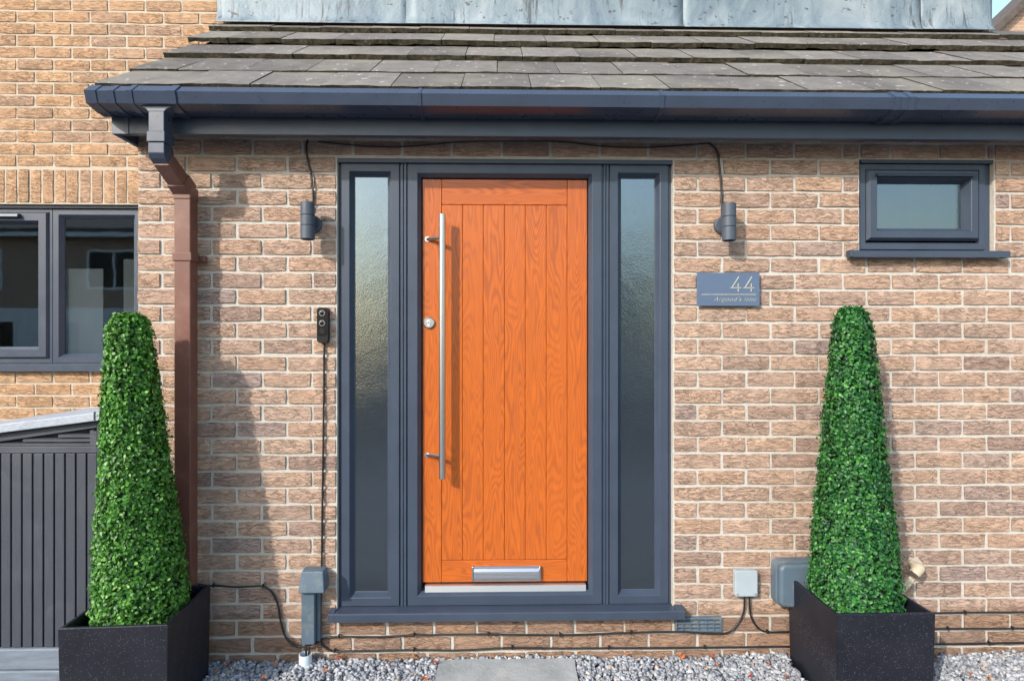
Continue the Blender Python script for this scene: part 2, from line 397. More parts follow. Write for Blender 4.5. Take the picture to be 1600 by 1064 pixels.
def wall_backing(name, x0, x1, y0, y1, z0, z1, holes, parent, mat='mortar'):
    xs = sorted({x0, x1, *[q for h in holes for q in h[:2] if x0 < q < x1]}); zs = sorted({z0, z1, *[q for h in holes for q in h[2:] if z0 < q < z1]})
    m = MB()
    for i in range(len(xs) - 1):
        for j in range(len(zs) - 1):
            cx, cz = (xs[i] + xs[i + 1]) / 2, (zs[j] + zs[j + 1]) / 2
            if not any(h[0] < cx < h[1] and h[2] < cz < h[3] for h in holes): m.box(xs[i], xs[i + 1], y0, y1, zs[j], zs[j + 1])
    bm = bmesh.new(); me = bpy.data.meshes.new(name); me.from_pydata(m.v, [], m.f); bm.from_mesh(me)
    bmesh.ops.remove_doubles(bm, verts=bm.verts, dist=1e-5)
    seen = {}
    for f in list(bm.faces):
        seen.setdefault(tuple(sorted(v.index for v in f.verts)), []).append(f)
    bmesh.ops.delete(bm, geom=[f for fs in seen.values() if len(fs) > 1 for f in fs], context='FACES_ONLY')
    bm.to_mesh(me); bm.free(); me.materials.append(M[mat])
    o = bpy.data.objects.new(name, me); COL.objects.link(o); o.parent = parent; return o

YM = 1.068                                            # face of the main house wall behind the porch
porch = thing('brick_porch', 'single-storey rose brick porch with tiled lean-to roof and orange door', 'porch')
house = thing('brick_house', 'buff brick house rising behind the porch, with lead-clad band above the roof', 'house')

XC = fx(212.5, 0); XR = 3.6
door_hole = (fx(526, 0), fx(1052, 0), fz(800, 968, 0) + .012, fz(800, 248, 0))
win_hole = (fx(1344, 0), fx(1555, 0), fz(1450, 398, 0), fz(1450, 249, 0))
soffit_z = 2.372
rects = courses(XC, XR, -.12, soffit_z + .06, .852, .911, [door_hole, win_hole], x_split=(-.3, -1.075, door_hole[2] - .02, 2.27))
tree_l = lambda x, y: 150 < x < 305 and y > 500 or (268 < x < 304 and y > 290)
tree_r = lambda x, y: y > 490 and abs(x - 1333) < 34 + (y - 490) * .088 or (y > 940 and 1234 < x < 1466)
sleft = lambda x, y: 90 < x < 325 and y > 915 or y < 222
pw = wall_backing('wall', XC + .006, XR, .0078, .26, -.12, soffit_z + .12, [door_hole, win_hole], porch)
lay(rects, 0, pw, 'brick_rose', visible(0, [tree_l, tree_r, sleft]))
sw = MB(); sw.box(XC + .0065, XC + .25, .262, YM - .002, -.12, 2.42); so_ = sw.build('side_wall', 'mortar', porch)
lay(courses(-YM, -.005, -.12, 2.43, .852, -.05, []), 0, so_, 'brick_rose', lambda r: 0, side=XC)

MX0, MX1 = -6.2, P(1548, 20, YM).x
mwin = (-3.9, fx(300, YM), fz(100, 579, YM), fz(100, 319, YM))
sold_z1 = fz(100, 264, YM)
mrects = courses(MX0, MX1, -.12, 4.3, P(100, 36, YM).z + .0005, fx(54, YM), [mwin, (mwin[0] - .15, mwin[1], mwin[3], sold_z1)], pitch=.0748)
x = mwin[0] - .15
while x < mwin[1] - .02: mrects.append((x, x + .0752, mwin[3] + .004, sold_z1)); x += .0752
mw = wall_backing('wall', MX0, MX1, YM + .0065, YM + .3, -.12, 4.3, [mwin], house, 'mortar_buff')
m = MB(); m.box(MX0 - .1, MX1 + .002, YM - .06, YM + 5.5, 4.302, 4.42); m.build('unseen_flat_roof', 'roof_plain', house)  # unseen; wall capped low and roof kept flat so the gutter lip mirrors sky
porch_hide = lambda x, y: x > 212.5 and y > 130 or x > 340 - (y - 30) * 1.9 and y > 26 or x > 340
store_hide = lambda x, y: y > 672 - .28 * x
lay(mrects, YM, mw, 'brick_buff', visible(YM, [porch_hide, store_hide, lambda x, y: 160 < x < 240 and y > 500]))

# ------------------------------------------------------------------ roof of the porch
roofpx = [(145.5, 128.6), (202, 102), (253, 74), (292.6, 52), (325, 35)]
roofY = [-.165, .111, .407, .679, .935]
XRR = 3.75
midy = [136, 113.5, 88, 64.5, 46.5]
pts = [Vector((P(px, py, Y).x, Y, P(800, q, Y).z)) for (px, py), Y, q in zip(roofpx, roofY, midy)]
slope = math.atan2(pts[4].z - pts[0].z, pts[4].y - pts[0].y)
TH = .026
def tile_variant(k):
    r = random.Random(k); nx = 7; L = .37; m = MB(); vs = []
    xs = [i / (nx - 1) for i in range(nx)]
    fr = [r.uniform(-.006, .005) for _ in xs]; lo = [r.uniform(-.006, .007) for _ in xs]
    up = [r.uniform(-.0018, .0018) for _ in xs]
    for i, q in enumerate(xs): vs += [(q, fr[i], up[i]), (q, fr[i] + .003 + r.uniform(-.003, .003), -TH + lo[i]), (q, L, 0), (q, L, -TH), (q, .012 + fr[i], .0012)]
    fs = []; mi = []
    for i in range(nx - 1):
        a, b = 5 * i, 5 * (i + 1)
        fs += [(a + 4, b + 4, b + 2, a + 2), (a, b, b + 4, a + 4), (a + 1, b + 1, b, a), (a + 3, a + 1, b + 1, b + 3)][:4]; mi += [0, 0, 1, 1]
    fs += [(1, 0, 4, 2, 3), (5 * (nx - 1), 5 * (nx - 1) + 1, 5 * (nx - 1) + 3, 5 * (nx - 1) + 2, 5 * (nx - 1) + 4)]; mi += [1, 1]
    me = bpy.data.meshes.new('tile'); me.from_pydata(vs, [], fs); me.materials.append(M['concrete_tile']); me.materials.append(M['tile_edge'])
    me.polygons.foreach_set('material_index', mi); me.update(); return me
TV = [tile_variant(k) for k in range(10)]
deck = MB(); dx0 = pts[0].x + .03
n_ = Vector((0, -math.sin(slope), math.cos(slope)))
a = pts[0] + Vector((0, .05, .05 * math.tan(slope))) - n_ * .05; b = Vector((0, YM - .004, pts[0].z + (YM - .004 - pts[0].y) * math.tan(slope))) - n_ * .05
deck.prism([(a.y, a.z), (b.y, b.z), (b.y, b.z - .10), (a.y, a.z - .045)], 'x', dx0, XRR - .05)
roof = deck.build('roof', 'void', porch)
TW = .300
joint = [-.163, -.010, -.178, -.030, -.185]
for row, p0 in enumerate(pts):
    x = joint[row] - TW * 12
    while x < XRR:
        a, b = max(x, p0.x), min(x + TW, XRR)
        if x < p0.x and b - p0.x < .11: x += TW; continue
        if a > x and a - p0.x < 1e-6 and x - p0.x < 0: pass
        if x - p0.x < .11 and x >= p0.x: a = p0.x
        if b - a > .03:
            o = bpy.data.objects.new('tile', TV[random.randrange(len(TV))]); COL.objects.link(o); o.parent = roof
            drop = random.uniform(-.0015, .0015)
            o.location = Vector((a + .0018, p0.y + random.uniform(-.004, .004), p0.z + drop)); o.scale = (b - a - .0036, .62 if row == 4 else 1, 1)
            o.rotation_euler = (slope - R(4.0) + R(random.gauss(0, .15)), R(random.gauss(0, .12)), 0)
        x += TW
# fascia, soffit, box end
YF = -.152
fb = fz(800, 213.5, YF); ft = fz(800, 150, YF); fx0 = fx(181, YF)
m = MB(); m.prism([(YF, fb), (YF, ft), (YF + .018, ft), (YF + .018, fb + .012), (YF + .03, fb + .012), (YF + .03, fb)], 'x', fx0, XR)
fas = m.build('fascia', 'upvc_grey', porch, bevel=.0015)
for px in (420, 560, 714.5, 862, 1010, 1194, 1340, 1487):
    p = P(px, 188, YF); s = MB(); s.tube([(p.x, YF + .001, p.z), (p.x, YF - .0025, p.z)], [.0055, .0042], 10); s.build('screw_cap', 'upvc_grey', fas, smooth=True)
m = MB(); m.box(fx0 + .012, XR, YF + .0305, .0055, soffit_z - .004, soffit_z + .008); m.build('soffit', 'upvc_grey', porch)
m = MB(); m.prism([(YF - .003, fb - .002), (YF - .003, ft), (YF + .30, ft + .2), (YM - .01, 3.05), (YM - .01, 2.93), (.10, fb - .002)], 'x', fx0 - .016, fx0 + .004)
m.box(fx0 - .016, fx0 + .055, YF - .0035, YF - .0005, fb - .002, ft); m.build('barge_board', 'upvc_grey', porch, bevel=.001)

# lead band above the porch roof
seams = [340, 635, 1063, 1437, 1548]; zr = pts[0].z + (YM - pts[0].y) * math.tan(slope)
for i in range(4):
    xa, xb = fx(seams[i], YM - .02), fx(seams[i + 1], YM - .02) + (.012 if i < 3 else 0); m = MB(); ny = 14; nx = 24
    yo = -.006 - .0035 * (i % 2); prof = [(YM - .060, zr - .040), (YM - .040, zr - .022), (YM - .026, zr + .004), (YM - .022, zr + .03)] + [(YM - .020, zr + .06 + .06 * k) for k in range(ny)]
    vs = []
    for k in range(nx + 1):
        for (y, z) in prof: vs.append((xa + (xb - xa) * k / nx, y + yo + random.uniform(-.0006, .0006), z + .006 + (random.uniform(-.003, .003) if y < YM - .1 else 0)))
    L = len(prof); m.add(vs, [(k * L + j, (k + 1) * L + j, (k + 1) * L + j + 1, k * L + j + 1) for k in range(nx) for j in range(L - 1)])
    o = m.build('lead_sheet', 'lead', house, smooth='all')
    sd = o.modifiers.new('thick', 'SOLIDIFY'); sd.thickness = .003; sd.offset = 0

# ------------------------------------------------------------------ gutter
gut = thing('roof_gutter', 'anthracite grey square-line rain gutter along the porch eave', 'gutter')
GX0 = fx(139, -.27)
def gprof(e=0.0):
    z1 = fz(800, 147.5, -.290); zt = z1 + .036; z2 = fz(800, 166.5, -.276)
    return [(-.168 + e, zt - .004), (-.168 + e, z2 - .012 - e), (-.215, z2 - .011 - e), (-.276 - e * .7, z2 - e * .5), (-.290 - e, z1), (-.248 - e * .5, zt + e * .6)]
def gshell(m, xa, xb, e=0.0, th=.004):
    o = gprof(e); i = [(-.168 - th, o[0][1]), (-.168 - th, o[1][1] + th + e), (-.214, o[2][1] + th + e), (-.271, o[3][1] + .004), (-.284, o[4][1] - .004), (-.246, o[5][1] - .005)]
    n = len(o)
    for k in range(n - 1): m.prism([o[k], o[k + 1], i[k + 1], i[k]], 'x', xa, xb)
def shell_obj(name, xa, xb, e, mat='gutter_grey'):
    m = MB(); gshell(m, xa, xb, e)
    bm_o = m.build(name, mat, gut); me = bm_o.data; bm = bmesh.new(); bm.from_mesh(me); bmesh.ops.remove_doubles(bm, verts=bm.verts, dist=1e-6)
    seen = {}
    for f in bm.faces: seen.setdefault(tuple(sorted(v.index for v in f.verts)), []).append(f)
    bmesh.ops.delete(bm, geom=[f for fs in seen.values() if len(fs) > 1 for f in fs], context='FACES_ONLY'); bm.to_mesh(me); bm.free(); return bm_o
shell_obj('trough', GX0, XR, 0)
se = MB(); se.prism(gprof(.004), 'x', GX0 - .006, GX0 - .002); se.build('stop_end_plate', 'gutter_grey', gut, bevel=.001)
shell_obj('stop_end', GX0 - .002, fx(153, -.275), .004)
for a, b in ((173, 181), (653, 658.5), (1031.5, 1037)): shell_obj('bracket_strap', fx(a, -.275), fx(b, -.275), .0045)
for a, b in ((201, 210), (265, 277)): shell_obj('outlet_socket', fx(a, -.275), fx(b, -.275), .007)
shell_obj('outlet_body', fx(210.5, -.275), fx(264.5, -.275), .0035)
shell_obj('union', fx(1392, -.275), fx(1431, -.275), .003, 'gutter_grey')
for a, b in ((1395, 1404), (1417, 1427)): shell_obj('union_strap', fx(a, -.275), fx(b, -.275), .0065)
ox0, ox1 = fx(231, -.262), fx(256.5, -.262); OC = -.228; oh = .034
zt = fz(243, 163, -.26); zb = fz(243, 173, -.262)
m = MB(); q = [(ox0 - .05, zt), (ox1 + .05, zt), (ox1 + .03, zt - .012), (ox1 + .008, zb + .006), (ox1, zb - .004), (ox0, zb - .004), (ox0 - .008, zb + .006), (ox0 - .03, zt - .012)]
m.prism(q, 'y', OC - oh, OC + oh); m.build('outlet_funnel', 'gutter_grey', gut, bevel=.002)

# ------------------------------------------------------------------ downpipe with its offset
dp = thing('downpipe', 'square brown rainwater downpipe with grey offset bend, left of the door', 'downpipe')
zc1 = fz(243, 206, -.262); zc2 = fz(243, 222, -.262); zc3 = fz(243, 244, -.262)
m = MB(); m.box(ox0 + .001, ox1 - .001, OC - oh + .001, OC + oh - .001, zc1, zb + .012); m.build('outlet_spigot', 'gutter_grey', dp, bevel=.003)
m = MB(); m.box(ox0 - .004, ox1 + .004, OC - oh - .004, OC + oh + .004, zc2, zc1 + .002); m.build('bend_socket', 'gutter_grey', dp, bevel=.003)
pw0 = fx(271, -.104); pw1 = fx(296.5, -.104); PC = -.066; ph = .0335
yb0 = OC - oh; yb1 = OC + oh
ztop = fz(284, 301, -.10)
def slant(name, mat, t0, t1, e):
    # square tube running from the bend back to the wall
    A = Vector((0, OC, zc3 + .012)); B = Vector((0, PC, ztop + .012)); d = (B - A).normalized(); u = Vector((0, -d.z, d.y))
    p0 = A + (B - A) * t0; p1 = A + (B - A) * t1; h = ph + e; m = MB()
    xa0, xa1 = ox0 + (pw0 - ox0) * t0 - e, ox1 + (pw1 - ox1) * t0 + e; xb0, xb1 = ox0 + (pw0 - ox0) * t1 - e, ox1 + (pw1 - ox1) * t1 + e
    vs = [(xa0, *(p0 + u * h).yz), (xa1, *(p0 + u * h).yz), (xa1, *(p0 - u * h).yz), (xa0, *(p0 - u * h).yz), (xb0, *(p1 + u * h).yz), (xb1, *(p1 + u * h).yz), (xb1, *(p1 - u * h).yz), (xb0, *(p1 - u * h).yz)]
    m.add(vs, [(0, 1, 2, 3), (7, 6, 5, 4), (0, 4, 5, 1), (1, 5, 6, 2), (2, 6, 7, 3), (3, 7, 4, 0)]); return m.build(name, mat, dp, bevel=.003)
m = MB(); m.prism([(yb0, zc2 - .001), (yb1, zc2 - .001), (yb1 + .012, zc3 + .012), (yb1 - .02, zc3 - .030), (yb0 + .012, zc3 - .006), (yb0, zc3 + .012)], 'x', ox0, ox1); m.build('upper_bend', 'gutter_grey', dp, bevel=.003)
slant('offset_pipe', 'brown_pipe', .10, .95, -.001)
slant('lower_bend_collar', 'brown_pipe', .66, 1.0, .003)
m = MB(); m.box(pw0 - .003, pw1 + .003, PC - ph - .003, PC + ph + .003, ztop - .03, ztop + .03); m.build('lower_bend', 'brown_pipe', dp, bevel=.006)
m = MB(); m.box(pw0, pw1, PC - ph, PC + ph, -.02, ztop - .01); m.build('pipe', 'brown_pipe', dp, bevel=.004)
zc = fz(284, 401, -.10); m = MB(); m.box(pw0 - .006, pw1 + .006, PC - ph - .005, PC + ph + .004, zc - .018, zc + .018); m.box(pw0 - .03, pw1 + .03, -.03, -.008, zc - .014, zc + .014); m.build('pipe_clip', 'brown_pipe', dp, bevel=.002)

# ------------------------------------------------------------------ entrance door set
YD = .026                                             # face of the door frame
dz0 = fz(800, 945, YD); dz1 = fz(800, 256, YD); dxa, dxb = fx(532.5, YD), fx(1044.5, YD)
ent = MB()
ft1 = fz(800, 247.5, .010)
ent.box(fx(526, .01), fx(1052.5, .01), .010, .10, fz(800, 255.3, .010), ft1)        # head extender
ent.box(fx(526.5, YD), dxa - .001, YD + .010, .10, dz0 - .02, fz(800, 255.3, .010) - .001)     # side extenders
ent.box(dxb + .001, fx(1052, YD), YD + .010, .10, dz0 - .02, fz(800, 255.3, .010) - .001)
frame = ent.build('entrance_door', 'upvc_grey', porch, bevel=.0015)
tag(frame, 'orange oak-grain front door in anthracite frame with two frosted sidelights')
CH = .019; GY = YD + .030
def light(x0, x1, z0, z1, inset, name_pane, gmat, parent, flat_y=YD, top_extra=0):
    m = MB(); m.mitre(x0, x1, z0, z1, [(0, flat_y + .07), (0, flat_y + .0025), (.0025, flat_y), (inset - .002, flat_y), (inset, flat_y + .001), (inset + CH - .004, GY - .006), (inset + CH - .003, GY - .004), (inset + CH, GY - .003), (inset + CH, GY + .004)])
    o = m.build('sidelight_frame', 'upvc_grey', parent)
    g = MB(); e = inset + CH - .004; g.add([(x0 + e, GY + .001, z0 + e), (x1 - e, GY + .001, z0 + e), (x1 - e, GY + .001, z1 - e), (x0 + e, GY + .001, z1 - e)], [(0, 1, 2, 3)]); g.build(name_pane, gmat, parent, fix=False)
    return o
xs_l = (dxa, fx(624, YD)); xs_r = (fx(952.5, YD), dxb)
light(*xs_l, dz0, dz1, .0395, 'glass_pane', 'glass_frosted', frame)
light(*xs_r, dz0, dz1, .0395, 'glass_pane', 'glass_frosted', frame)
for a, b in ((624.5, 636.3), (941.3, 952)):
    xa, xb = fx(a, YD), fx(b, YD); w_ = xb - xa; m = MB()
    m.prism([(xa, YD + .07), (xa, YD + .008), (xa + w_ * .12, YD + .008), (xa + w_ * .2, YD - .002), (xa + w_ * .42, YD - .002), (xa + w_ * .48, YD + .004), (xa + w_ * .6, YD - .002), (xa + w_ * .85, YD - .002), (xa + w_ * .9, YD + .008), (xb, YD + .008), (xb, YD + .07)], 'z', dz0, dz1)
    m.build('mullion', 'upvc_grey', frame)
fx_l, fx_r = fx(636.8, YD), fx(940.8, YD); LY = YD + .034   # face of the leaf
m = MB(); m.mitre(fx_l, fx_r, dz0, dz1, [(0, YD + .07), (0, YD + .0025), (.0025, YD), (.044, YD), (.046, YD + .0015), (.060, LY - .012), (.061, LY + .02), (.061, LY + .05)]); m.build('door_frame', 'upvc_grey', frame)
# leaf made of stiles, rails and planks
lx0, lx1 = fx_l + .064, fx_r - .064; lz0, lz1 = dz0 + .094, dz1 - .064
def leaf_piece(a, b, c, d, mat, y=LY, name='plank'):
    m = MB(); m.box(a, b, y, LY + .04, c, d); return m.build(name, mat, frame, bevel=.0022, segs=1)
gx = [fx(q, LY) for q in (690, 722.7, 755.2, 788.4, 820.9, 853.7, 886.4)]; zr1 = fz(800, 320.5, LY); zr0 = fz(800, 874.6, LY)
leaf_piece(lx0, gx[0] - .0006, lz0, lz1, 'oak_vertical', name='stile'); leaf_piece(gx[6] + .0006, lx1, lz0, lz1, 'oak_vertical', name='stile')
leaf_piece(gx[0] + .0006, gx[6] - .0006, zr1 + .0006, lz1, 'oak_horizontal', name='rail'); leaf_piece(gx[0] + .0006, gx[6] - .0006, lz0, zr0 - .0006, 'oak_horizontal', name='rail')
for i in range(6): leaf_piece(gx[i] + .0005, gx[i + 1] - .0005, zr0 + .0005, zr1 - .0005, 'oak_vertical', y=LY + .0015)
m = MB(); m.box(lx0 - .001, lx1 + .001, LY + .042, LY + .05, lz0 - .05, lz1 + .002); m.build('leaf_core', 'void', frame)
# weather bar and threshold
wz1 = fz(800, 914.5, LY - .016); wz0 = fz(800, 927.8, LY - .016)
m = MB(); m.prism([(LY - .002, wz1 + .004), (LY - .014, wz1), (LY - .020, wz0 + .002), (LY - .018, wz0), (LY + .03, wz0)] + [(LY + .03, wz1 + .004)], 'x', fx(664, LY - .016), fx(915.5, LY - .016)); m.build('weather_bar', 'alloy_bright', frame)
m = MB(); m.box(fx_l + .02, fx_r - .02, LY + .002, .11, dz0, wz0 - .001); m.build('threshold', 'upvc_grey', frame)
# sill
sz1 = dz0; sz_n = fz(800, 957, -.053)
m = MB(); m.prism([(.10, sz1 - .001), (YD - .004, sz1 - .001), (-.050, sz_n), (-.054, sz_n - .004), (-.054, sz_n - .037), (-.044, sz_n - .037), (-.044, sz_n - .018), (.10, sz_n - .018)], 'x', fx(526, 0) + .001, fx(1052, 0) - .001)
m.prism([(-.0045, sz_n + .010), (-.050, sz_n), (-.054, sz_n - .004), (-.054, sz_n - .037), (-.0045, sz_n - .037)], 'x', fx(512.5, -.053), fx(526, 0) + .0005)
m.prism([(-.0045, sz_n + .010), (-.050, sz_n), (-.054, sz_n - .004), (-.054, sz_n - .037), (-.0045, sz_n - .037)], 'x', fx(1052, 0) - .0005, fx(1070.5, -.053))
m.build('sill', 'upvc_grey', frame)
# pull handle, cylinder, letterplate
HY = LY - .064
a = P(691, 335, HY); b = P(691, 748, HY)
m = MB(); m.tube([a, a + Vector((0, 0, -.0015)), b + Vector((0, 0, .0015)), b], [.0135, .015, .015, .0135], 24); m.build('pull_handle', 'steel', frame, smooth=40)
for py, pl in ((371, 374), (713, 710.5)):
    q = P(690, py, HY); e = P(668, pl, LY); m = MB(); m.tube([q, e + (q - e) * .02], .0085, 16); m.tube([e + Vector((0, .001, 0)), e + Vector((0, -.004, 0))], .013, 16); m.build('handle_bracket', 'steel', frame, smooth=40)
c0 = P(670.5, 504.5, LY); m = MB(); m.tube([c0 + Vector((0, y, 0)) for y in (.001, -.009, -.012)], [.026, .026, .022], 28); esc = m.build('lock_rose', 'steel', frame, smooth=20)
m = MB(); m.tube([c0 + Vector((0, y, .004)) for y in (-.0115, -.0150)], .0085, 18); m.box(c0.x - .005, c0.x + .005, -.0150 + LY, -.0115 + LY, c0.z - .017, c0.z); m.build('lock_cylinder', 'alloy_bright', frame, bevel=.0008)
m = MB(); m.box(c0.x - .0012, c0.x + .0012, LY - .0158, LY - .0151, c0.z - .002, c0.z + .010); m.build('key_slot', 'void', frame)
ax, bx_ = fx(737.5, LY - .012), fx(845, LY - .012); az, bz = fz(790, 907.8, LY - .012), fz(790, 885, LY - .012)
m = MB(); m.mitre(ax, bx_, az, bz, [(0, LY), (0, LY - .010), (.003, LY - .013), (.007, LY - .013), (.008, LY - .011), (.008, LY)]); m.build('letterplate', 'steel', frame)
m = MB(); m.prism([(LY - .010, bz - .008), (LY - .019, bz - .022), (LY - .0185, bz - .026), (LY - .0125, az + .008), (LY, az + .008), (LY, bz - .008)], 'x', ax + .0085, bx_ - .0085)
for k in range(4): m.box(ax + .0085, bx_ - .0085, LY - .0205 + .0013 * k, LY - .008, bz - .030 - .0075 * k, bz - .0285 - .0075 * k)
m.build('letter_flap', 'steel', frame)
for a, b in ((ax - .001, ax + .008), (bx_ - .008, bx_ + .001)):
    m = MB(); m.box(a, b, LY - .0165, LY, az - .001, bz + .001); m.build('letterplate_end_cap', 'steel', frame, bevel=.003)
# dark hall behind the sidelights
def room(name, x0, x1, y0, y1, z0, z1, parent, mat='room_wall'):
    m = MB(); m.add([(x0, y0, z0), (x1, y0, z0), (x1, y1, z0), (x0, y1, z0), (x0, y0, z1), (x1, y0, z1), (x1, y1, z1), (x0, y1, z1)], [(0, 1, 2, 3), (4, 7, 6, 5), (0, 3, 7, 4), (1, 5, 6, 2), (2, 6, 7, 3)]); return m.build(name, mat, parent, fix=False)
room('hall_lining', door_hole[0] - .3, door_hole[1] + .3, .262, 1.06, .1, 2.42, porch)
room('closet_lining', win_hole[0] - .3, win_hole[1] + .4, .262, 1.06, .1, 2.42, porch)

# small window
YW = .026
wx0, wx1 = fx(1343.5, YW), fx(1554.5, YW); wz0_, wz1_ = fz(1450, 390.5, YW), fz(1450, 257, YW)
m = MB(); m.box(wx0 - .001, wx1 + .001, .012, .1, wz1_ + .001, fz(1450, 249, .012)); m.box(wx1 - .048, wx1, YW + .006, .1, wz0_ - .004, wz1_ - .0005)
win = m.build('window', 'upvc_grey', porch, bevel=.0015); tag(win, 'small frosted top-hung window with anthracite frame')
m = MB(); m.mitre(wx0, wx1 - .0485, wz0_, wz1_, [(0, .1), (0, YW + .002), (.002, YW), (.026, YW), (.030, YW + .012), (.034, YW + .012)]); m.build('frame', 'upvc_grey', win)
sx0, sx1, szb, szt = wx0 + .030, wx1 - .0485 - .030, wz0_ + .042, wz1_ - .024
m = MB(); m.mitre(sx0, sx1, szb, szt, [(0, YW + .012), (0, YW + .001), (.012, YW - .014), (.042, YW - .014), (.044, YW - .012), (.060, GY - .008), (.062, GY - .002), (.062, GY + .004)]); sash = m.build('sash', 'upvc_grey', win)
m = MB(); m.add([(sx0 + .055, GY, szb + .055), (sx1 - .055, GY, szb + .055), (sx1 - .055, GY, szt - .055), (sx0 + .055, GY, szt - .055)], [(0, 1, 2, 3)]); m.build('glass_pane', 'glass_frosted', win, fix=False)
m = MB(); zt_ = szt - .022; m.prism([(YW - .012, zt_), (YW - .030, zt_ - .008), (YW - .032, zt_ - .018), (YW - .022, zt_ - .014), (YW - .012, zt_ - .014)], 'x', sx0 + .036, sx1 - .030); m.build('drip_bar', 'upvc_grey', win)
m = MB(); a, b = fx(1333, -.045), fx(1578.5, -.045); zs1, zs0 = fz(1450, 391.5, -.045), fz(1450, 402, -.045)
m.prism([(.1, zs1 + .006), (YW - .002, zs1 + .006), (-.042, zs1), (-.046, zs1 - .004), (-.046, zs0), (-.036, zs0), (-.036, zs0 + .014), (.1, zs0 + .014)], 'x', wx0, wx1)
for q, r_ in ((a, wx0 + .0005), (wx1 - .0005, b)): m.prism([(-.0045, zs1 + .004), (-.042, zs1), (-.046, zs1 - .004), (-.046, zs0), (-.0045, zs0)], 'x', q, r_)
m.build('sill', 'upvc_grey', win)
m = MB(); m.box(fx(1329.5, -.045), a - .0005, -.048, -.0045, zs0 + .002, zs1 + .003); m.build('sill_end_cap', 'upvc_grey', win, bevel=.002)

# large window of the house
YL = YM + .045
lx_0, lx_1 = mwin[0] + .004, mwin[1] - .004; lz_0, lz_1 = fz(100, 567.5, YL), fz(100, 326.5, YL)
m = MB(); m.box(lx_0, lx_1, YM + .028, YM + .12, lz_1 + .001, mwin[3] - .003)
lw = m.build('window', 'upvc_grey', house, bevel=.002); tag(lw, 'wide casement window with anthracite frames beside the porch')
xm = fx(82, YL); xr_ = fx(215, YL)
gy2 = YL + .03
def pane_frame(x0, x1, z0, z1, prof, gi, name):
    m = MB(); m.mitre(x0, x1, z0, z1, prof); m.build(name, 'upvc_grey', lw)
    g = MB(); g.add([(x0 + gi, gy2 + .001, z0 + gi), (x1 - gi, gy2 + .001, z0 + gi), (x1 - gi, gy2 + .001, z1 - gi), (x0 + gi, gy2 + .001, z1 - gi)], [(0, 1, 2, 3)]); g.build('glass_pane', 'glass_clear', lw, fix=False)
outer = [(0, YL + .07), (0, YL + .002), (.002, YL), (.030, YL), (.034, YL + .010), (.036, YL + .02)]
m = MB(); m.mitre(lx_0, xm, lz_0, lz_1, outer); m.build('frame', 'upvc_grey', lw)
pane_frame(lx_0 + .028, xm - .020, lz_0 + .030, lz_1 - .022, [(0, YL + .012), (0, YL - .004), (.010, YL - .016), (.055, YL - .016), (.057, YL - .014), (.072, gy2 - .006), (.074, gy2), (.074, gy2 + .003)], .068, 'sash')
fw = .040; pane_frame(xm + .001, xr_ + .02, lz_0, lz_1, [(0, YL + .07), (0, YL + .002), (.002, YL), (fw - .004, YL), (fw - .002, YL + .002), (fw + .016, gy2 - .006), (fw + .018, gy2 - .002), (fw + .018, gy2 + .003)], fw + .012, 'fixed_frame')
m = MB(); m.box(xr_ + .021, lx_1, YL, YL + .07, lz_0, lz_1); m.build('frame_post', 'upvc_grey', lw)
tv = P(0, 338, YL - .02); m = MB(); m.prism([(YL - .016, tv.z + .016), (YL - .040, tv.z + .012), (YL - .046, tv.z - .006), (YL - .04, tv.z - .012), (YL - .016, tv.z - .004)], 'x', -3.6, fx(30, YL - .03)); m.build('trickle_vent', 'upvc_grey', lw, bevel=.003)
m = MB(); zl = fz(100, 569.5, YM - .04); zl0 = fz(100, 580, YM - .04)
m.prism([(YM + .1, zl + .004), (YL - .004, zl + .004), (YM - .036, zl), (YM - .04, zl - .004), (YM - .04, zl0), (YM - .03, zl0), (YM - .03, zl0 + .02), (YM + .1, zl0 + .02)], 'x', mwin[0] - .04, mwin[1] - .01); m.build('sill', 'upvc_grey', lw)
room('room_lining', mwin[0] - .6, mwin[1] + .5, YM + .302, YM + 3.6, .2, 2.5, house)
ba = P(97, 420, YM + .105); bb = P(161, 549, YM + .105); bl = MB(); k = 0; z = ba.z
while z > bb.z - .05:
    bl.box(ba.x - .03, bb.x, YM + .105 + .0012 * (k % 2), YM + .108 + .0012 * (k % 2), z - .062, z); z -= .058; k += 1
bl.build('blind', 'blind_cloth', house)
bl = MB(); c_ = P(193, 405, YM + .22); bl.box(c_.x, c_.x + .25, YM + .22, YM + .224, .8, c_.z); bl.build('blind', 'blind_cloth', house)

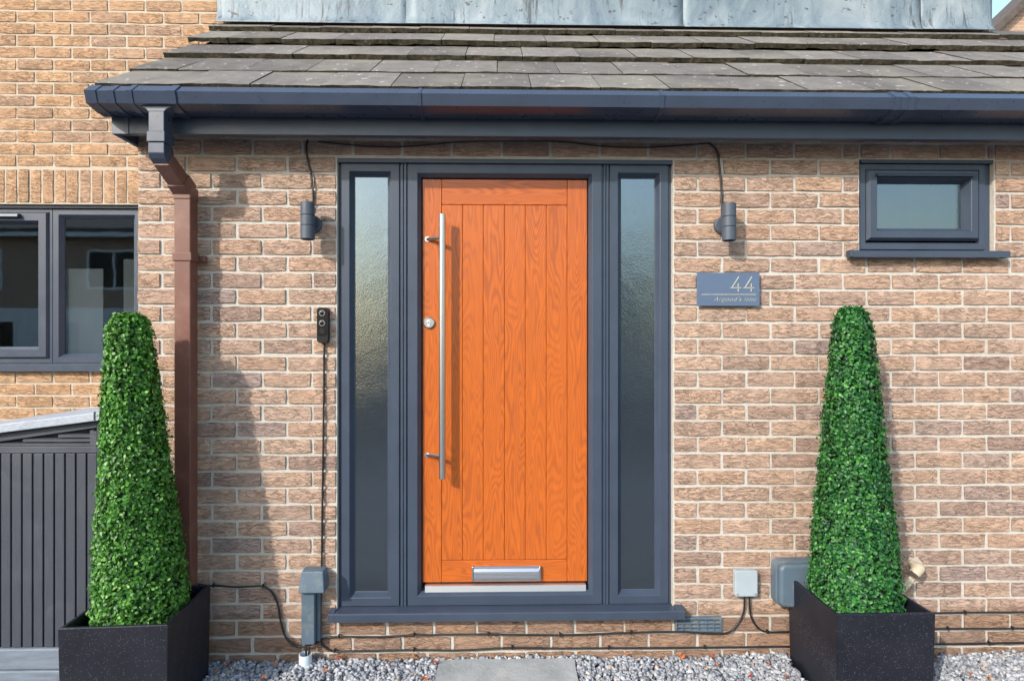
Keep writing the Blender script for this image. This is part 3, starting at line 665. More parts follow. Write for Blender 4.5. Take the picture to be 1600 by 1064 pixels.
# ------------------------------------------------------------------ wall fittings
def lamp(pxc, py0, py1, label):
    t_ = thing('wall_lamp', label, 'wall lamp', 'up and down lamps flanking the door'); Y = -.083
    a, b = P(pxc, py0, Y), P(pxc, py1, Y); r = .0305; L = a.z - b.z; x = a.x
    for k in range(3):
        z1 = a.z - L * (0, .355, .63)[k]; z0 = a.z - L * (.355, .63, 1)[k]; m = MB(); n = 32
        pr = [(r - .0015, z1 - .0006), (r, z1 - .002), (r, z0 + .002), (r - .0015, z0 + .0006)]
        if k == 0: pr = [(r - .004, z1 - .03), (r - .003, z1)] + pr[1:]
        if k == 2: pr = pr[:-1] + [(r - .003, z0), (r - .004, z0 + .03)]
        vs = [(x + q * math.cos(2 * math.pi * i / n), Y + q * math.sin(2 * math.pi * i / n), z) for (q, z) in pr for i in range(n)]; c = len(pr)
        m.add(vs, [(j * n + i, j * n + (i + 1) % n, (j + 1) * n + (i + 1) % n, (j + 1) * n + i) for j in range(c - 1) for i in range(n)] + [tuple(range(n)), tuple(range((c - 1) * n, c * n))])
        m.build('body_section' if k else 'upper_section', 'lamp_grey', t_, smooth=35)
    zm = (a.z + b.z) / 2; m = MB()
    m.tube([(x, q, zm) for q in (.004, -.016, -.022)], [.040, .040, .034], 28); m.build('back_plate', 'lamp_grey', t_, smooth=35)
    m = MB(); m.box(x - .016, x + .016, Y + .026, -.018, zm - .026, zm + .026); m.build('arm', 'lamp_grey', t_, bevel=.004)
lamp(480.7, 316.5, 374.5, 'dark grey cylinder wall lamp above the doorbell')
lamp(1139, 318.5, 376.5, 'dark grey cylinder wall lamp above the number plate')

t_ = thing('house_number_plate', 'slate grey sign reading 44 with a street name, on brick beside the door', 'house sign'); Yp = -.020
a, b = P(1089.3, 478, Yp), P(1187, 426.3, Yp); m = MB(); m.box(a.x, b.x, Yp, Yp + .008, a.z, b.z); m.build('plate', 'plate_grey', t_, bevel=.0012)
for q, zq in ((a.x + .03, a.z + .03), (b.x - .03, a.z + .03), (a.x + .03, b.z - .03), (b.x - .03, b.z - .03)):
    m = MB(); m.tube([(q, Yp + .0075, zq), (q, .006, zq)], .006, 10); m.build('standoff', 'steel', t_)
def bar(m, p, q, w_):
    p, q = P(*p, Yp), P(*q, Yp); d = (q - p).normalized(); n = Vector((-d.z, 0, d.x)) * w_ / 2
    o = [p + n, q + n, q - n, p - n]; m.prism([(v.x, v.z) for v in o], 'y', Yp - .0018, Yp - .0002)
for ox in (0, 20.4):
    m = MB(); bar(m, (1154.3 + ox, 432.3), (1143.6 + ox, 449.3), .0045); bar(m, (1140.8 + ox, 449.9), (1157.8 + ox, 449.9), .0036); bar(m, (1153.2 + ox, 443), (1153.2 + ox, 456), .0042); m.build('digit_four', 'silver_inlay', t_)
m = MB(); bar(m, (1096, 460.3), (1181, 460.3), .0030); m.build('rule_line', 'silver_inlay', t_)
cu = bpy.data.curves.new('street_name', 'FONT'); cu.body = "Argood's lane"; cu.size = .0300; cu.shear = .45; cu.extrude = .0006; cu.space_character = 1.12; cu.align_x = 'RIGHT'; cu.offset = -.0004
tmp = bpy.data.objects.new('tmp', cu); COL.objects.link(tmp); bpy.context.view_layer.update()
me = bpy.data.meshes.new_from_object(tmp.evaluated_get(bpy.context.evaluated_depsgraph_get())); bpy.data.objects.remove(tmp)
me.materials.clear(); me.materials.append(M['silver_inlay']); o = bpy.data.objects.new('street_name', me); COL.objects.link(o); o.parent = t_
wd = max(v.co.x for v in me.vertices) - min(v.co.x for v in me.vertices); tw = P(1180.5, 470, Yp).x - P(1114, 470, Yp).x
pos = P(1180.5, 470.8, Yp); o.location = (pos.x, Yp - .0010, pos.z); o.rotation_euler = (R(90), 0, 0); o.scale = (tw / wd, .95, 1)

t_ = thing('video_doorbell', 'black video doorbell with two round lenses on brick', 'doorbell'); Yb = -.030
def rrect(x0, x1, z0, z1, r, n=6):
    out = []
    for cx, cz, s in ((x1 - r, z1 - r, 0), (x0 + r, z1 - r, 1), (x0 + r, z0 + r, 2), (x1 - r, z0 + r, 3)):
        out += [(cx + r * math.cos(math.pi / 2 * (s + k / n)), cz + r * math.sin(math.pi / 2 * (s + k / n))) for k in range(n + 1)]
    return out
a, b = P(494.8, 535.5, Yb), P(512.6, 480.5, Yb)
m = MB(); m.prism(rrect(a.x, b.x, a.z, b.z, .013), 'y', Yb, .002); m.build('body', 'bell_black', t_, bevel=.002)
m = MB(); m.prism(rrect(a.x + .003, b.x - .005, a.z + .030, b.z - .004, .010), 'y', Yb - .0012, Yb - .0002); m.build('face_plate', 'black_gloss', t_)
cx = (a.x + b.x) / 2 - .001
for py in (489.5, 505):
    z = P(504, py, Yb).z; m = MB(); m.tube([(cx, Yb - .0012, z), (cx, Yb - .0042, z)], [.0150, .0132], 24); l_ = m.build('lens_ring', 'lens_grey', t_, smooth=35)
    m = MB(); m.tube([(cx, Yb - .0042, z), (cx, Yb - .0055, z)], [.0095, .006], 20); m.build('lens', 'black_gloss', t_, smooth=60)
z = P(504, 517.5, Yb).z; m = MB(); m.box(cx - .011, cx + .011, Yb - .0026, Yb - .0012, z - .011, z + .011); m.build('motion_sensor', 'bell_black', t_, bevel=.001)

# cables
def cable(pts, label, r=.0042, Y=-.0075, clips=()):
    ob = MB(); ob.tube(smoothpath([P(q[0], q[1], q[2] if len(q) > 2 else Y) for q in pts]), r, 8)
    root = ob.build('cable', 'cable_black', smooth='all'); tag(root, label, 'cable')
    for (cx, cy) in clips:
        p = P(cx, cy, Y); m = MB(); m.box(p.x - .0035, p.x + .0035, Y - r - .002, -.001, p.z - r - .002, p.z + r + .006); m.tube([(p.x, Y - .002, p.z + r + .004), (p.x, Y - r - .005, p.z + r + .004)], .0028, 8); m.build('cable_clip', 'cable_black', root, bevel=.001)
    return root
cable([(480.5, 219), (478.5, 234), (482, 256), (486.5, 275), (489, 300), (489, 330)], 'short dark cable dropping from soffit to lamp above the doorbell', .0048, clips=[(485, 270)])
cable([(1108, 224), (1119, 234), (1123, 250), (1126, 280), (1127.5, 310), (1128, 345)], 'short dark cable dropping from soffit to lamp above the number plate', .0048, clips=[(1123, 246)])
cable([(497, 222), (560, 228), (610, 230), (670, 227), (720, 222), (800, 221), (880, 222), (930, 228), (990, 231), (1050, 229), (1108, 224)], 'sagging black cable under the soffit above the door', .0030, Y=-.006)
cable([(506.5, 537), (506, 600), (505, 700), (503.5, 800), (502.5, 900), (501, 950), (499.5, 985), (504, 1006), (517, 1016), (530, 1017), (588, 1016), (647, 1015), (720, 1015.5), (800, 1011.5), (875, 1012.5), (951, 1012), (1070, 1011.5), (1234, 1009.5), (1350, 1008), (1466, 1006), (1545, 1004.5), (1640, 1003), (1760, 1001)], 'black cable from the doorbell down and along the lowest bricks', .0044,
      clips=[(506, 560), (504, 770), (523, 1016.5), (647, 1015), (800, 1011.5), (951, 1012), (1101, 1011), (1545, 1004.5)])
cable([(478, 1008, -.03), (490, 1006, -.02), (507, 997), (530, 994), (588, 994.5), (647, 992), (763, 990.5), (875, 991.5), (986, 988), (1060, 986.5, -.014), (1131, 989, -.012), (1151, 976), (1162, 955), (1163, 930, -.015)], 'black cable under the door sill rising into the small grey box', .0042, clips=[(530, 994), (647, 992), (763, 990.5), (875, 991.5), (986, 988)])
cable([(1170.5, 930, -.015), (1173, 961), (1184, 980), (1199, 986.5), (1234, 986.5), (1350, 984), (1466, 982), (1545, 981.8), (1640, 981), (1760, 979)], 'black cable from the small grey box running right behind the planter', .0042, clips=[(1199, 986.5), (1481, 982), (1582, 981.5)])
cable([(1250, 945, -.03), (1280, 956), (1350, 957.5), (1461, 957.3), (1520, 956.5), (1640, 956), (1760, 955)], 'uppermost black cable clipped to the brick right of the planter', .0042, clips=[(1508, 956.8)])
cable([(300, 910, -.02), (321, 914), (345, 915), (369, 917), (395, 915.6), (411, 916), (424, 924), (434, 944), (438, 968), (446.5, 995), (462, 1009, -.02), (478, 1009, -.035)], 'black cable arching from behind the planter to the grey trunking', .0044, clips=[(334, 914.7), (411, 916)])

# trunking on the wall and its stub duct
t_ = thing('cable_trunking', 'grey plastic cable trunking with hooded cap on the brick', 'cable trunking')
a, b = P(470.5, 1007, -.062), P(491, 925, -.062); m = MB(); m.box(a.x, b.x, -.062, -.0035, a.z, b.z); m.build('channel', 'box_grey', t_, bevel=.003)
m = MB(); m.box(b.x + .001, b.x + .016, -.030, -.004, a.z, b.z); m.build('side_flange', 'box_grey', t_, bevel=.002)
c_ = P(486, 926.5, -.085); c2 = P(486, 894.5, -.085)
m = MB(); q = .058; h2 = .048
vs = [(c_.x - q, -.088, c_.z), (c_.x + q, -.088, c_.z), (c_.x + q, -.004, c_.z), (c_.x - q, -.004, c_.z), (c_.x - h2, -.070, c2.z), (c_.x + h2, -.070, c2.z), (c_.x + h2, -.004, c2.z), (c_.x - h2, -.004, c2.z)]
m.add(vs, [(3, 2, 1, 0), (4, 5, 6, 7), (0, 1, 5, 4), (1, 2, 6, 5), (2, 3, 7, 6), (3, 0, 4, 7)]); m.build('hood', 'box_grey', t_, bevel=.005, segs=3)
d_ = PZ(477, 1040, .0); m = MB(); n = 24; vs = []
for r, z in ((.028, -.03), (.028, .052), (.024, .052), (.024, .0)): vs += [(d_.x + r * math.cos(2 * math.pi * i / n), -.055 + r * math.sin(2 * math.pi * i / n), z) for i in range(n)]
m.add(vs, [(j * n + i, j * n + (i + 1) % n, (j + 1) * n + (i + 1) % n, (j + 1) * n + i) for j in range(3) for i in range(n)]); m.build('x', 'white_plastic', smooth=40).name = 'duct_stub'
tag(bpy.data.objects['duct_stub'], 'short open white plastic duct standing in the gravel below the trunking', 'pipe stub')
cb = MB(); cb.tube(smoothpath([(a.x + .02, -.03, a.z + .01), (a.x + .018, -.045, .085), (d_.x + .002, -.055, .02)]), .005, 8); cb.tube(smoothpath([(a.x + .034, -.03, a.z + .01), (a.x + .03, -.043, .08), (d_.x + .010, -.052, .02)]), .004, 8)
tag(cb.build('cable', 'cable_black', smooth='all'), 'pair of dark cables dropping from trunking into the white duct', 'cable')

t_ = thing('junction_box', 'small pale grey junction box with two cables below it', 'junction box')
a, b = P(1149, 932, -.035), P(1184, 891.5, -.035); m = MB(); m.prism(rrect(a.x, b.x, a.z, b.z, .008), 'y', -.035, -.0035); m.build('housing', 'box_light', t_, bevel=.003)
for x_, z_ in ((a.x + .01, a.z + .01), (b.x - .01, a.z + .01)):
    m = MB(); m.tube([(x_, -.0345, z_), (x_, -.0362, z_)], .0035, 10); m.build('screw', 'steel', t_)
t_ = thing('utility_box', 'large rounded blue-grey utility box behind the planter', 'utility box')
a, b = P(1218, 952, -.095), P(1218, 881, -.095); m = MB(); m.prism(rrect(a.x, a.x + .26, a.z, b.z, .03), 'y', -.060, -.0035); m.build('back_box', 'box_grey', t_, bevel=.004)
m = MB(); m.prism(rrect(a.x + .006, a.x + .254, a.z + .006, b.z - .006, .028), 'y', -.095, -.0605); m.build('cover', 'box_grey', t_, bevel=.012, segs=3)
t_ = thing('air_vent', 'dark grey slotted air brick low on the wall under the door sill end', 'air vent')
a, b = P(1056, 988, -.012), P(1128, 964.5, -.012); m = MB(); m.mitre(a.x, b.x, a.z, b.z, [(0, .01), (0, -.010), (.002, -.012), (.006, -.012), (.007, -.004), (.007, .004)]); m.build('frame', 'box_grey', t_)
m = MB(); m.box(a.x + .002, b.x - .002, .0045, .006, a.z + .002, b.z - .002); m.build('back', 'void', t_)
for k in range(4):
    z = a.z + .007 + (b.z - a.z - .014) * k / 3; m = MB(); m.prism([(-.009, z - .004), (-.010, z - .002), (-.002, z + .005), (.003, z + .005)], 'x', a.x + .006, b.x - .006); m.build('slat', 'box_grey', t_)
for k in range(1, 6):
    x_ = a.x + (b.x - a.x) * k / 6; m = MB(); m.box(x_ - .002, x_ + .002, -.0108, .002, a.z + .006, b.z - .006); m.build('rib', 'box_grey', t_)
t_ = thing('overflow_pipe', 'cream plastic overflow pipe with elbow sticking out of the wall', 'pipe')
p0 = P(1424, 881, .0); p1 = P(1436, 888, -.062); p2 = P(1392, 938, -.078); r = .0195
m = MB(); m.tube([p0 + Vector((0, .03, 0)), p1 + (p0 - p1) * .25], r, 18); m.build('wall_stub', 'cream_plastic', t_, smooth=40)
dd = (p2 - p1).normalized(); de = (p0 - p1).normalized()
m = MB(); R_ = r + .0035; m.tube([p1 + dd * R_ * math.cos(q) for q in [math.pi * k / 10 for k in range(10, -1, -1)]], [max(R_ * math.sin(math.pi * k / 10), .0004) for k in range(10, -1, -1)], 18); m.tube([p1, p1 + de * .026], R_, 18); m.tube([p1, p1 + dd * .034], R_, 18); m.build('elbow', 'cream_plastic', t_, smooth=50)
m = MB(); m.tube([p1 + (p2 - p1) * .3, p2], r, 18); m.build('pipe', 'cream_plastic', t_, smooth=40)
n = 22; m = MB(); pr = [(1 + random.uniform(-.22, .22)) for _ in range(n)]
vs = [(p0.x + .008 + .040 * pr[i] * math.cos(2 * math.pi * i / n), -.0035, p0.z + .036 * pr[i] * math.sin(2 * math.pi * i / n)) for i in range(n)] + [(p0.x, -.0045, p0.z)]
m.add(vs, [(i, (i + 1) % n, n) for i in range(n)]); m.build('mortar_patch', 'mortar_buff', pw)
# ------------------------------------------------------------------ planters and topiary
def planter(corner, ang, side, top, label):
    root = thing('planter_box', label, 'planter', 'square black planters beside the door'); root.location = (*corner, 0); root.rotation_euler.z = ang
    th = .016; m = MB(); s = side; o = [(0, 0), (s, 0), (s, s), (0, s)]; tp = .006   # slight taper to the foot
    def ring(e, z): return [(q[0] + (e if q[0] == 0 else -e), q[1] + (e if q[1] == 0 else -e), z) for q in o]
    vs = ring(tp, -.025) + ring(0, top - .003) + ring(.003, top) + ring(th - .003, top) + ring(th, top - .003) + ring(th, top - .13)
    fs = [(4 * k + i, 4 * k + (i + 1) % 4, 4 * k + 4 + (i + 1) % 4, 4 * k + 4 + i) for k in range(5) for i in range(4)] + [(3, 2, 1, 0)]
    m.add(vs, fs); m.build('box', 'planter_black', root)
    m = MB(); m.box(th + .001, s - th - .001, th + .001, s - th - .001, top - .14, top - .10); m.build('soil', 'soil', root)
    return root
FL = PZ(90.6, 982, .375); FR = PZ(260.5, 976, .375); angL = math.atan2(FR.y - FL.y, FR.x - FL.x)
planter((FL.x, FL.y), angL, .388, .375, 'square black speckled planter in front of the brown downpipe')
FL2 = PZ(1303.6, 959.4, .375); FR2 = PZ(1465, 957.7, .375); angR = math.atan2(FR2.y - FL2.y, FR2.x - FL2.x) - R(.3)
planter((FL2.x + .006, FL2.y), angR, .392, .375, 'square black speckled planter below the small window')

def topiary(base, topc, rb, rt, z0, z1, mat, label, seed, N=29000):
    rg = np.random.default_rng(seed); root = thing('boxwood_topiary', label, 'topiary', 'clipped boxwood obelisks in the planters')
    bx, by = base; tx, ty = topc; H = z1 - z0
    def rad(h): return rb + (rt - rb) * h ** 1.0
    # inner mass and stem
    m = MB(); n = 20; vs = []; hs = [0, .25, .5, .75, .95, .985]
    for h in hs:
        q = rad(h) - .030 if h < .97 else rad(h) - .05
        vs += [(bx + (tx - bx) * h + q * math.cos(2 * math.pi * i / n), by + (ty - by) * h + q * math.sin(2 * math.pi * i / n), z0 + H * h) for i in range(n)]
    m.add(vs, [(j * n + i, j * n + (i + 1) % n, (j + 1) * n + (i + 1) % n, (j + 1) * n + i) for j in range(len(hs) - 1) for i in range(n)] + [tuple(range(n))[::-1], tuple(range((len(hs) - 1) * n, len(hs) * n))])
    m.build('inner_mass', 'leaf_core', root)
    m = MB(); m.tube([(bx, by, .22), (bx, by, z0 + .1)], [.03, .025], 10); m.build('trunk', 'bark', root)
    # leaves on side and top
    nt_ = int(N * .055); h = rg.random(N) ** .92; th = rg.random(N) * 2 * np.pi
    # weight by circumference
    keep = rg.random(N) < (rb + (rt - rb) * h) / rb + .08; h = h[keep]; th = th[keep]
    r0 = rb + (rt - rb) * h; sq = 1 + .035 * np.cos(4 * th + .8); lump = .004 * np.sin(5 * th + 9 * h + seed) * np.sin(23 * h + 3 * th) + .004 * np.sin(11 * th - 31 * h)
    dr = rg.normal(-.006, .0075, h.size) ; r = r0 * sq + lump + dr; r *= np.where(h > .965, 1 - (h - .965) * 4.0, 1)
    pos = np.stack([bx + (tx - bx) * h + r * np.cos(th), by + (ty - by) * h + r * np.sin(th), z0 + H * h], 1)
    nrm = np.stack([np.cos(th), np.sin(th), np.full_like(th, .25)], 1)
    ht = rg.random(nt_); tt = rg.random(nt_) * 2 * np.pi; rr = np.sqrt(ht) * rt * .86
    pos2 = np.stack([tx + rr * np.cos(tt), ty + rr * np.sin(tt), z1 + .008 - .03 * ht ** 3 + rg.normal(0, .008, nt_)], 1); nrm2 = np.stack([.4 * np.cos(tt), .4 * np.sin(tt), np.ones(nt_)], 1)
    pos = np.concatenate([pos, pos2]); nrm = np.concatenate([nrm, nrm2]); k = len(pos)
    lowz = pos[:, 2] < .40; lim = .158
    for ax_, c0_ in ((0, bx), (1, by)): pos[:, ax_] = np.where(lowz, np.clip(pos[:, ax_], c0_ - lim, c0_ + lim), pos[:, ax_])
    nrm = nrm + rg.normal(0, .55, (k, 3)); nrm[:, 2] += .2; nrm /= np.linalg.norm(nrm, axis=1)[:, None]
    up = rg.normal(0, .8, (k, 3)); up[:, 2] += .35; t1 = up - nrm * (up * nrm).sum(1)[:, None]; t1 /= np.linalg.norm(t1, axis=1)[:, None]; t2 = np.cross(nrm, t1)
    L = rg.uniform(.012, .0195, k)[:, None]; W = L * rg.uniform(.55, .75, k)[:, None]
    c = pos
    V = np.stack([c - t1 * L * .5, c - t1 * L * .12 - t2 * W * .5 + nrm * L * .10, c + t1 * L * .25 - t2 * W * .42 + nrm * L * .08, c + t1 * L * .52 - nrm * L * .10, c + t1 * L * .25 + t2 * W * .42 + nrm * L * .08, c - t1 * L * .12 + t2 * W * .5 + nrm * L * .10, c + t1 * L * .08], 1).reshape(-1, 3)
    base_i = (np.arange(k) * 7)[:, None]; tri = np.array([[0, 6, 1], [1, 6, 2], [2, 6, 3], [3, 6, 4], [4, 6, 5], [5, 6, 0]])
    Fc = (base_i[:, :, None] + tri[None]).reshape(-1, 3)[:, ::-1]
    me = bpy.data.meshes.new('foliage'); me.vertices.add(len(V)); me.vertices.foreach_set('co', V.ravel()); me.loops.add(Fc.size); me.loops.foreach_set('vertex_index', Fc.ravel().astype(np.int32))
    me.polygons.add(len(Fc)); me.polygons.foreach_set('loop_start', np.arange(0, Fc.size, 3, dtype=np.int32)); me.update(calc_edges=True); me.validate(); me.shade_smooth(); me.materials.append(M[mat])
    o = bpy.data.objects.new('foliage', me); COL.objects.link(o); o.parent = root; o['kind'] = 'stuff'
    return root
def centre(c, ang, s): return (c.x + s / 2 * (math.cos(ang) - math.sin(ang)), c.y + s / 2 * (math.sin(ang) + math.cos(ang)))
cl = centre(FL, angL, .388); tl = P(201, 500, cl[1])
topiary((cl[0] + .008, cl[1] - .0), (tl.x, cl[1]),   .180, .075, .30, fz(201, 499, cl[1]), 'leaf_bright', 'bright green clipped boxwood obelisk in front of the downpipe', 3)
cr = centre(FL2, angR, .392); tr_ = P(1331, 488, cr[1])
topiary((cr[0] - .002, cr[1]), (tr_.x, cr[1]),   .180, .066, .30, fz(1331, 489, cr[1]), 'leaf_deep', 'deep green clipped boxwood obelisk below the small window', 5)

# ------------------------------------------------------------------ storage box beside the porch
st = thing('storage_box', 'dark plastic storage shed with plank sides, louvres and pale sloping lid', 'storage box')
YS = -.150; sxr = fx(157, YS); depth = .80; sxl = sxr - depth; LA, LB = P(155, 657, -.178), P(0, 676.5, -.178); kz = (LA.z - LB.z) / (LA.x - LB.x); zlid = lambda x: LA.z + .022 + (x - LA.x) * kz
zb0 = .048; zpl = fz(80, 1011, YS); zrail = fz(75, 708, YS); zrt = fz(75, 702, YS)
m = MB(); m.prism([(sxl + .01, .0), (sxr - .002, .0), (sxr - .002, zlid(sxr) - .03), (sxl + .01, zlid(sxl) - .03)], 'y', YS + .045, YM - .06); m.build('shell', 'store_dark', st)
pxs = [-130 + 17 * k for k in range(0, 17)]; edges = [fx(152 - 16.85 * k, YS) for k in range(0, 18)]
for k in range(17):
    xb, xa = edges[k], edges[k + 1]
    if xa < sxl: break
    m = MB(); m.box(xa + .0035, xb - .0035, YS, YS + .0175, zpl + .002, zrail - .002); m.build('plank', 'store_dark', st, bevel=.002)
m = MB(); m.box(edges[0] - .001, sxr, YS - .003, YS + .0175, zpl, zlid(sxr) - .028); m.build('corner_post', 'store_dark', st, bevel=.003)
m = MB(); m.box(sxl, edges[0] - .0025, YS + .001, YS + .0175, zrail, zrail + .028); m.build('rail', 'store_rail', st, bevel=.002)
m = MB(); m.prism([(sxl, zlid(sxl) - .066), (edges[0] - .0025, zlid(edges[0]) - .052), (edges[0] - .0025, zlid(edges[0]) - .026), (sxl, zlid(sxl) - .026)], 'y', YS + .0005, YS + .0175); m.build('top_trim', 'store_rail', st, bevel=.002)
m = MB(); m.box(edges[0] - .032, edges[0] - .003, YS + .0012, YS + .0172, zrail + .0285, zlid(edges[0]) - .068); m.build('louvre_stile', 'store_rail', st, bevel=.0015)
z = zrail + .030
while z < zlid(sxr) - .07:
    xl = max(sxl + .01, sxr + (z + .075 - zlid(sxr)) / kz - .02)
    m = MB(); m.prism([(YS + .003, z), (YS + .003, z + .009), (YS + .016, z + .014), (YS + .016, z + .008)], 'x', xl, edges[0] - .0325); m.build('louvre_slat', 'store_rail', st); z += .0185
m = MB(); m.box(sxl - .012, sxr + .012, YS - .012, YM - .05, zb0 + .002, zpl - .0005); m.build('base_skirt', 'store_base', st, bevel=.006)
m = MB(); m.box(sxl - .02, sxr + .02, YS - .019, YM - .04, -.03, zb0); m.build('plinth', 'store_base', st, bevel=.004)
lid = MB(); x0_, x1_ = sxl - .05, sxr + .02
lid.prism([(x0_, zlid(x0_) - .022), (x1_, zlid(x1_) - .022), (x1_, zlid(x1_) + .014), (x0_, zlid(x0_) + .014)], 'y', YS - .028, YM - .03)
lo_ = lid.build('lid', 'store_lid', st, bevel=.004, segs=2)
q = P(147, 652, YS - .03); m = MB(); m.box(q.x - .002, q.x + .003, YS - .031, YS - .02, q.z - .012, q.z + .022); m.build('lid_strap', 'store_dark', st)

# ------------------------------------------------------------------ gravel, slab, fallen leaves
sl_x0, sl_x1 = PZ(686, 1029, .012).x, PZ(897, 1029, .012).x
m = MB(); nx, ny = 10, 8; ysl0, ysl1 = -.62, PZ(790, 1029, .014).y
edge = [[(sl_x0 + (sl_x1 - sl_x0) * i / nx + (random.uniform(-.004, .004) if i in (0, nx) else 0), ysl0 + (ysl1 - ysl0) * j / ny + (random.uniform(-.006, .004) if j == ny else 0), .014 + random.uniform(-.0012, .0012)) for i in range(nx + 1)] for j in range(ny + 1)]
vs = [q for r in edge for q in r]; N_ = nx + 1
fs = [(j * N_ + i, j * N_ + i + 1, (j + 1) * N_ + i + 1, (j + 1) * N_ + i) for j in range(ny) for i in range(nx)]
ringi = list(range(N_)) + [j * N_ + nx for j in range(1, ny + 1)] + [ny * N_ + i for i in range(nx - 1, -1, -1)] + [j * N_ for j in range(ny - 1, 0, -1)]
o_ = len(vs); vs += [(vs[i][0], vs[i][1], -.03) for i in ringi]; n = len(ringi); fs += [(ringi[i], o_ + i, o_ + (i + 1) % n, ringi[(i + 1) % n]) for i in range(n)]
m.add(vs, fs); tag(m.build('stepping_slab', 'slab_stone'), 'grey riven stone slab set in the gravel before the door', 'paving slab')

def stones(x0, x1, y0, y1, count, smin, smax, zf, mat, skip):
    x = rng.uniform(x0, x1, count); y = rng.uniform(y0, y1, count); s = rng.uniform(smin, smax, count)
    k = ~skip(x, y); x, y, s = x[k], y[k], s[k]; n = x.size
    z = zf(x, y) + rng.uniform(-.012, .008, n)
    base = np.array([(a, b, c) for c in (-1, 1) for b in (-1, 1) for a in (-1, 1)], float) * .5
    top = np.array([(0, 0, .75)]); tmpl = np.concatenate([base, top]) ; nv = len(tmpl)
    V = tmpl[None] * (1 + rng.normal(0, .22, (n, nv, 3))) * s[:, None, None] * rng.uniform(.65, 1.15, (n, 1, 3)) * np.array([1.15, 1.0, .78])
    V += rng.normal(0, .09, (n, nv, 3)) * s[:, None, None]
    q = rng.normal(size=(n, 4)); q[:, 1:3] *= .55; q /= np.linalg.norm(q, axis=1)[:, None]; a, b, c, d = q.T
    Rm = np.stack([1 - 2 * (c * c + d * d), 2 * (b * c - a * d), 2 * (b * d + a * c), 2 * (b * c + a * d), 1 - 2 * (b * b + d * d), 2 * (c * d - a * b), 2 * (b * d - a * c), 2 * (c * d + a * b), 1 - 2 * (b * b + c * c)], 1).reshape(n, 3, 3)
    V = np.einsum('nij,nkj->nki', Rm, V) + np.stack([x, y, z], 1)[:, None]
    fc = np.array([(0, 2, 3), (0, 3, 1), (0, 1, 5), (0, 5, 4), (1, 3, 7), (1, 7, 5), (3, 2, 6), (3, 6, 7), (2, 0, 4), (2, 4, 6), (4, 5, 8), (5, 7, 8), (7, 6, 8), (6, 4, 8)])
    Fc = (np.arange(n)[:, None, None] * nv + fc[None]).reshape(-1, 3)
    return V.reshape(-1, 3), Fc
def stuff_mesh(name, V, Fc, mat):
    me = bpy.data.meshes.new(name); me.vertices.add(len(V)); me.vertices.foreach_set('co', V.ravel()); me.loops.add(Fc.size); me.loops.foreach_set('vertex_index', Fc.ravel().astype(np.int32))
    me.polygons.add(len(Fc)); me.polygons.foreach_set('loop_start', np.arange(0, Fc.size, 3, dtype=np.int32)); me.update(calc_edges=True); me.validate(); me.materials.append(M[mat])
    o = bpy.data.objects.new(name, me); COL.objects.link(o); return o
def in_planter(c, ang, s):
    ca, sa = math.cos(ang), math.sin(ang)
    def t(x, y):
        u = (x - c.x) * ca + (y - c.y) * sa; v = -(x - c.x) * sa + (y - c.y) * ca; return (u > -.004) & (u < s + .004) & (v > -.004) & (v < s + .004)
    return t
pa, pb = in_planter(FL, angL, .388), in_planter(FL2, angR, .392)
skip = lambda x, y: pa(x, y) | pb(x, y) | ((x > sl_x0 - .004) & (x < sl_x1 + .004) & (y < ysl1 + .002)) | ((x < sxr + .03) & (y > YS - .03)) | ((x - d_.x) ** 2 + (y + .055) ** 2 < .026 ** 2)
zf = lambda x, y: -.002 + .006 * np.sin(x * 5 + 1) * np.cos(y * 7) + np.where(x < -.9, -.012, 0)
V1, F1 = stones(-3.0, 3.3, -.75, -.010, 44000, .009, .0195, zf, '', skip)
o = stuff_mesh('gravel', V1, F1, 'gravel_stone'); tag(o, 'blue-grey angular gravel along the foot of the wall', 'gravel', kind='stuff')

leaf_px = [(1114, 1027), (1121, 1039), (1065, 1024), (1200, 1036), (1228, 1057), (1515, 1051), (1172, 1056), (357, 1037), (335, 1048), (509, 1046), (411, 1058), (531, 1023), (975, 1016), (537, 1021), (648, 1022), (682, 1034), (1066, 1025), (665, 1059), (1545, 1058), (430, 1036)]
for i, (px, py) in enumerate(leaf_px):
    p = PZ(px, py, .020); p.y = min(p.y, -.022); s = random.uniform(.012, .022); m = MB(); n = 9; vs = []
    for k in range(n):
        a_ = 2 * math.pi * k / n; rr = s * (.75 + .35 * (k % 2)) * random.uniform(.8, 1.1); vs.append((rr * math.cos(a_), rr * .55 * math.sin(a_), s * (.35 * math.cos(2 * a_) + random.uniform(-.15, .25)))); 
    vs.append((0, 0, -.1 * s)); m.add(vs, [(k, (k + 1) % n, n) for k in range(n)]); o = m.build('fallen_leaf', 'dry_leaf', loc=(p.x, p.y, .022), rz=random.uniform(0, 6.3))
    sd = o.modifiers.new('t', 'SOLIDIFY'); sd.thickness = .0008
    tag(o, 'curled reddish-orange dry leaf lying on the grey gravel', 'leaf', 'fallen leaves scattered on the gravel')

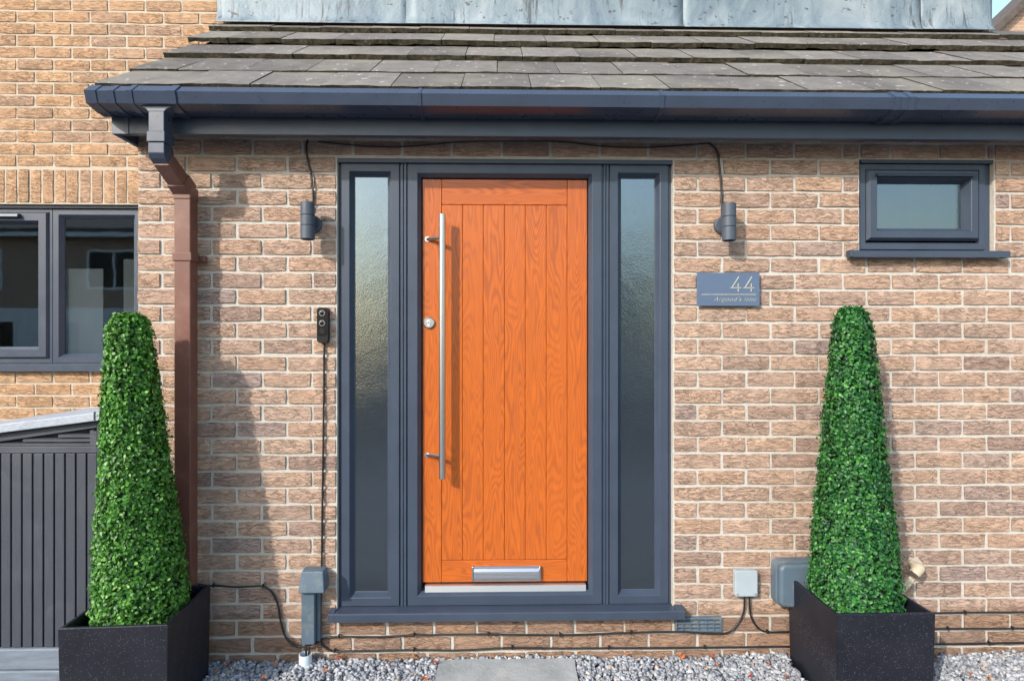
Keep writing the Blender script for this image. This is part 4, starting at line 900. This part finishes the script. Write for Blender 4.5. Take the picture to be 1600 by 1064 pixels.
# ------------------------------------------------------------------ the houses around: one behind to the right, two across the road (mirrored in the glass)
def far_house(x0, x1, y0, y1, eave, ridge, label, ridge_axis='x', wins=(), face='y1', door=None):
    root = thing('neighbour_house', label, 'house'); m = MB()
    if ridge_axis == 'x':
        ym = (y0 + y1) / 2; m.prism([(y0, -.1), (y1, -.1), (y1, eave), (ym, ridge - .1), (y0, eave)], 'x', x0, x1)
    else:
        xm_ = (x0 + x1) / 2; m.prism([(x0, -.1), (x1, -.1), (x1, eave), (xm_, ridge - .1), (x0, eave)], 'y', y0, y1)
    m.build('wall', 'far_brick', root); m = MB(); e = .3; th = .16
    if ridge_axis == 'x':
        k = (ridge - eave) / ((y1 - y0) / 2)
        for s_, yy in ((1, y0), (-1, y1)):
            m.prism([(yy - s_ * e, eave - k * e), (ym, ridge), (ym, ridge + th), (yy - s_ * e, eave - k * e + th)], 'x', x0 - .15, x1 + .15)
    else:
        k = (ridge - eave) / ((x1 - x0) / 2)
        for s_, xx in ((1, x0), (-1, x1)):
            m.prism([(xx - s_ * e, eave - k * e), (xm_, ridge), (xm_, ridge + th), (xx - s_ * e, eave - k * e + th)], 'y', y0 - .15, y1 + .15)
    m.build('roof', 'roof_plain', root)
    if ridge_axis == 'x':
        m = MB(); m.box(x0 - .1, x1 + .1, y1 + e - .02, y1 + e + .10, eave - k * e - .10, eave - k * e + .02); m.build('gutter', 'paint_white', root)
    for (wx, wz, ww, wh) in wins:
        m = MB(); m.mitre(wx, wx + ww, wz, wz + wh, [(0, y1 - .05), (0, y1 + .03), (.07, y1 + .03), (.07, y1 + .005)]); m.box(wx + ww / 2 - .03, wx + ww / 2 + .03, y1 + .004, y1 + .028, wz + .07, wz + wh - .07); f_ = m.build('window', 'paint_white', root)
        m = MB(); m.box(wx + .06, wx + ww - .06, y1 + .001, y1 + .0035, wz + .06, wz + wh - .06); m.build('pane', 'black_gloss', f_)
    if door:
        m = MB(); m.box(x0 - .01, x1 + .01, y1 + .0002, y1 + .0008, 0, 2.55); m.build('added_white_band', 'paint_white', root)  # white band added on the house front to brighten its reflection in the glass
        m = MB(); m.box(door, door + .95, y1 - .02, y1 + .04, 0, 2.1); m.build('door', 'box_light', root)
    return root
nb = P(1561, 33, 9.0)
# gable end of the house behind: verge climbs to the right
far_house(nb.x - .9, nb.x + 8.1, 9.0, 9.55, nb.z - .9 * .95 - .16, nb.z + 3.6 * .95 - .16, 'brick gable of a neighbouring house rising behind the porch roof', 'y')
far_house(-17.5, -8.5, -22.0, -13.5, 4.9, 7.2, 'two-storey brick house across the road, with wide white windows', 'x', [(-16.5, 3.1, 1.6, 1.2), (-12.4, 3.1, 1.6, 1.2), (-10.3, 3.1, 1.2, 1.2), (-16.5, .8, 2.0, 1.4), (-11.2, .8, 2.0, 1.4)], door=-13.6)
far_house(-6.5, 9.5, -38.0, -30.0, 4.6, 6.6, 'long low brick house across the road, opposite the front door', 'x', [(-5.5, 2.8, 1.6, 1.2), (-1.5, 2.8, 1.6, 1.2), (2.5, 2.8, 1.6, 1.2), (6.5, 2.8, 1.6, 1.2), (-5.5, .8, 2.0, 1.4), (3.5, .8, 2.0, 1.4)], door=.5)
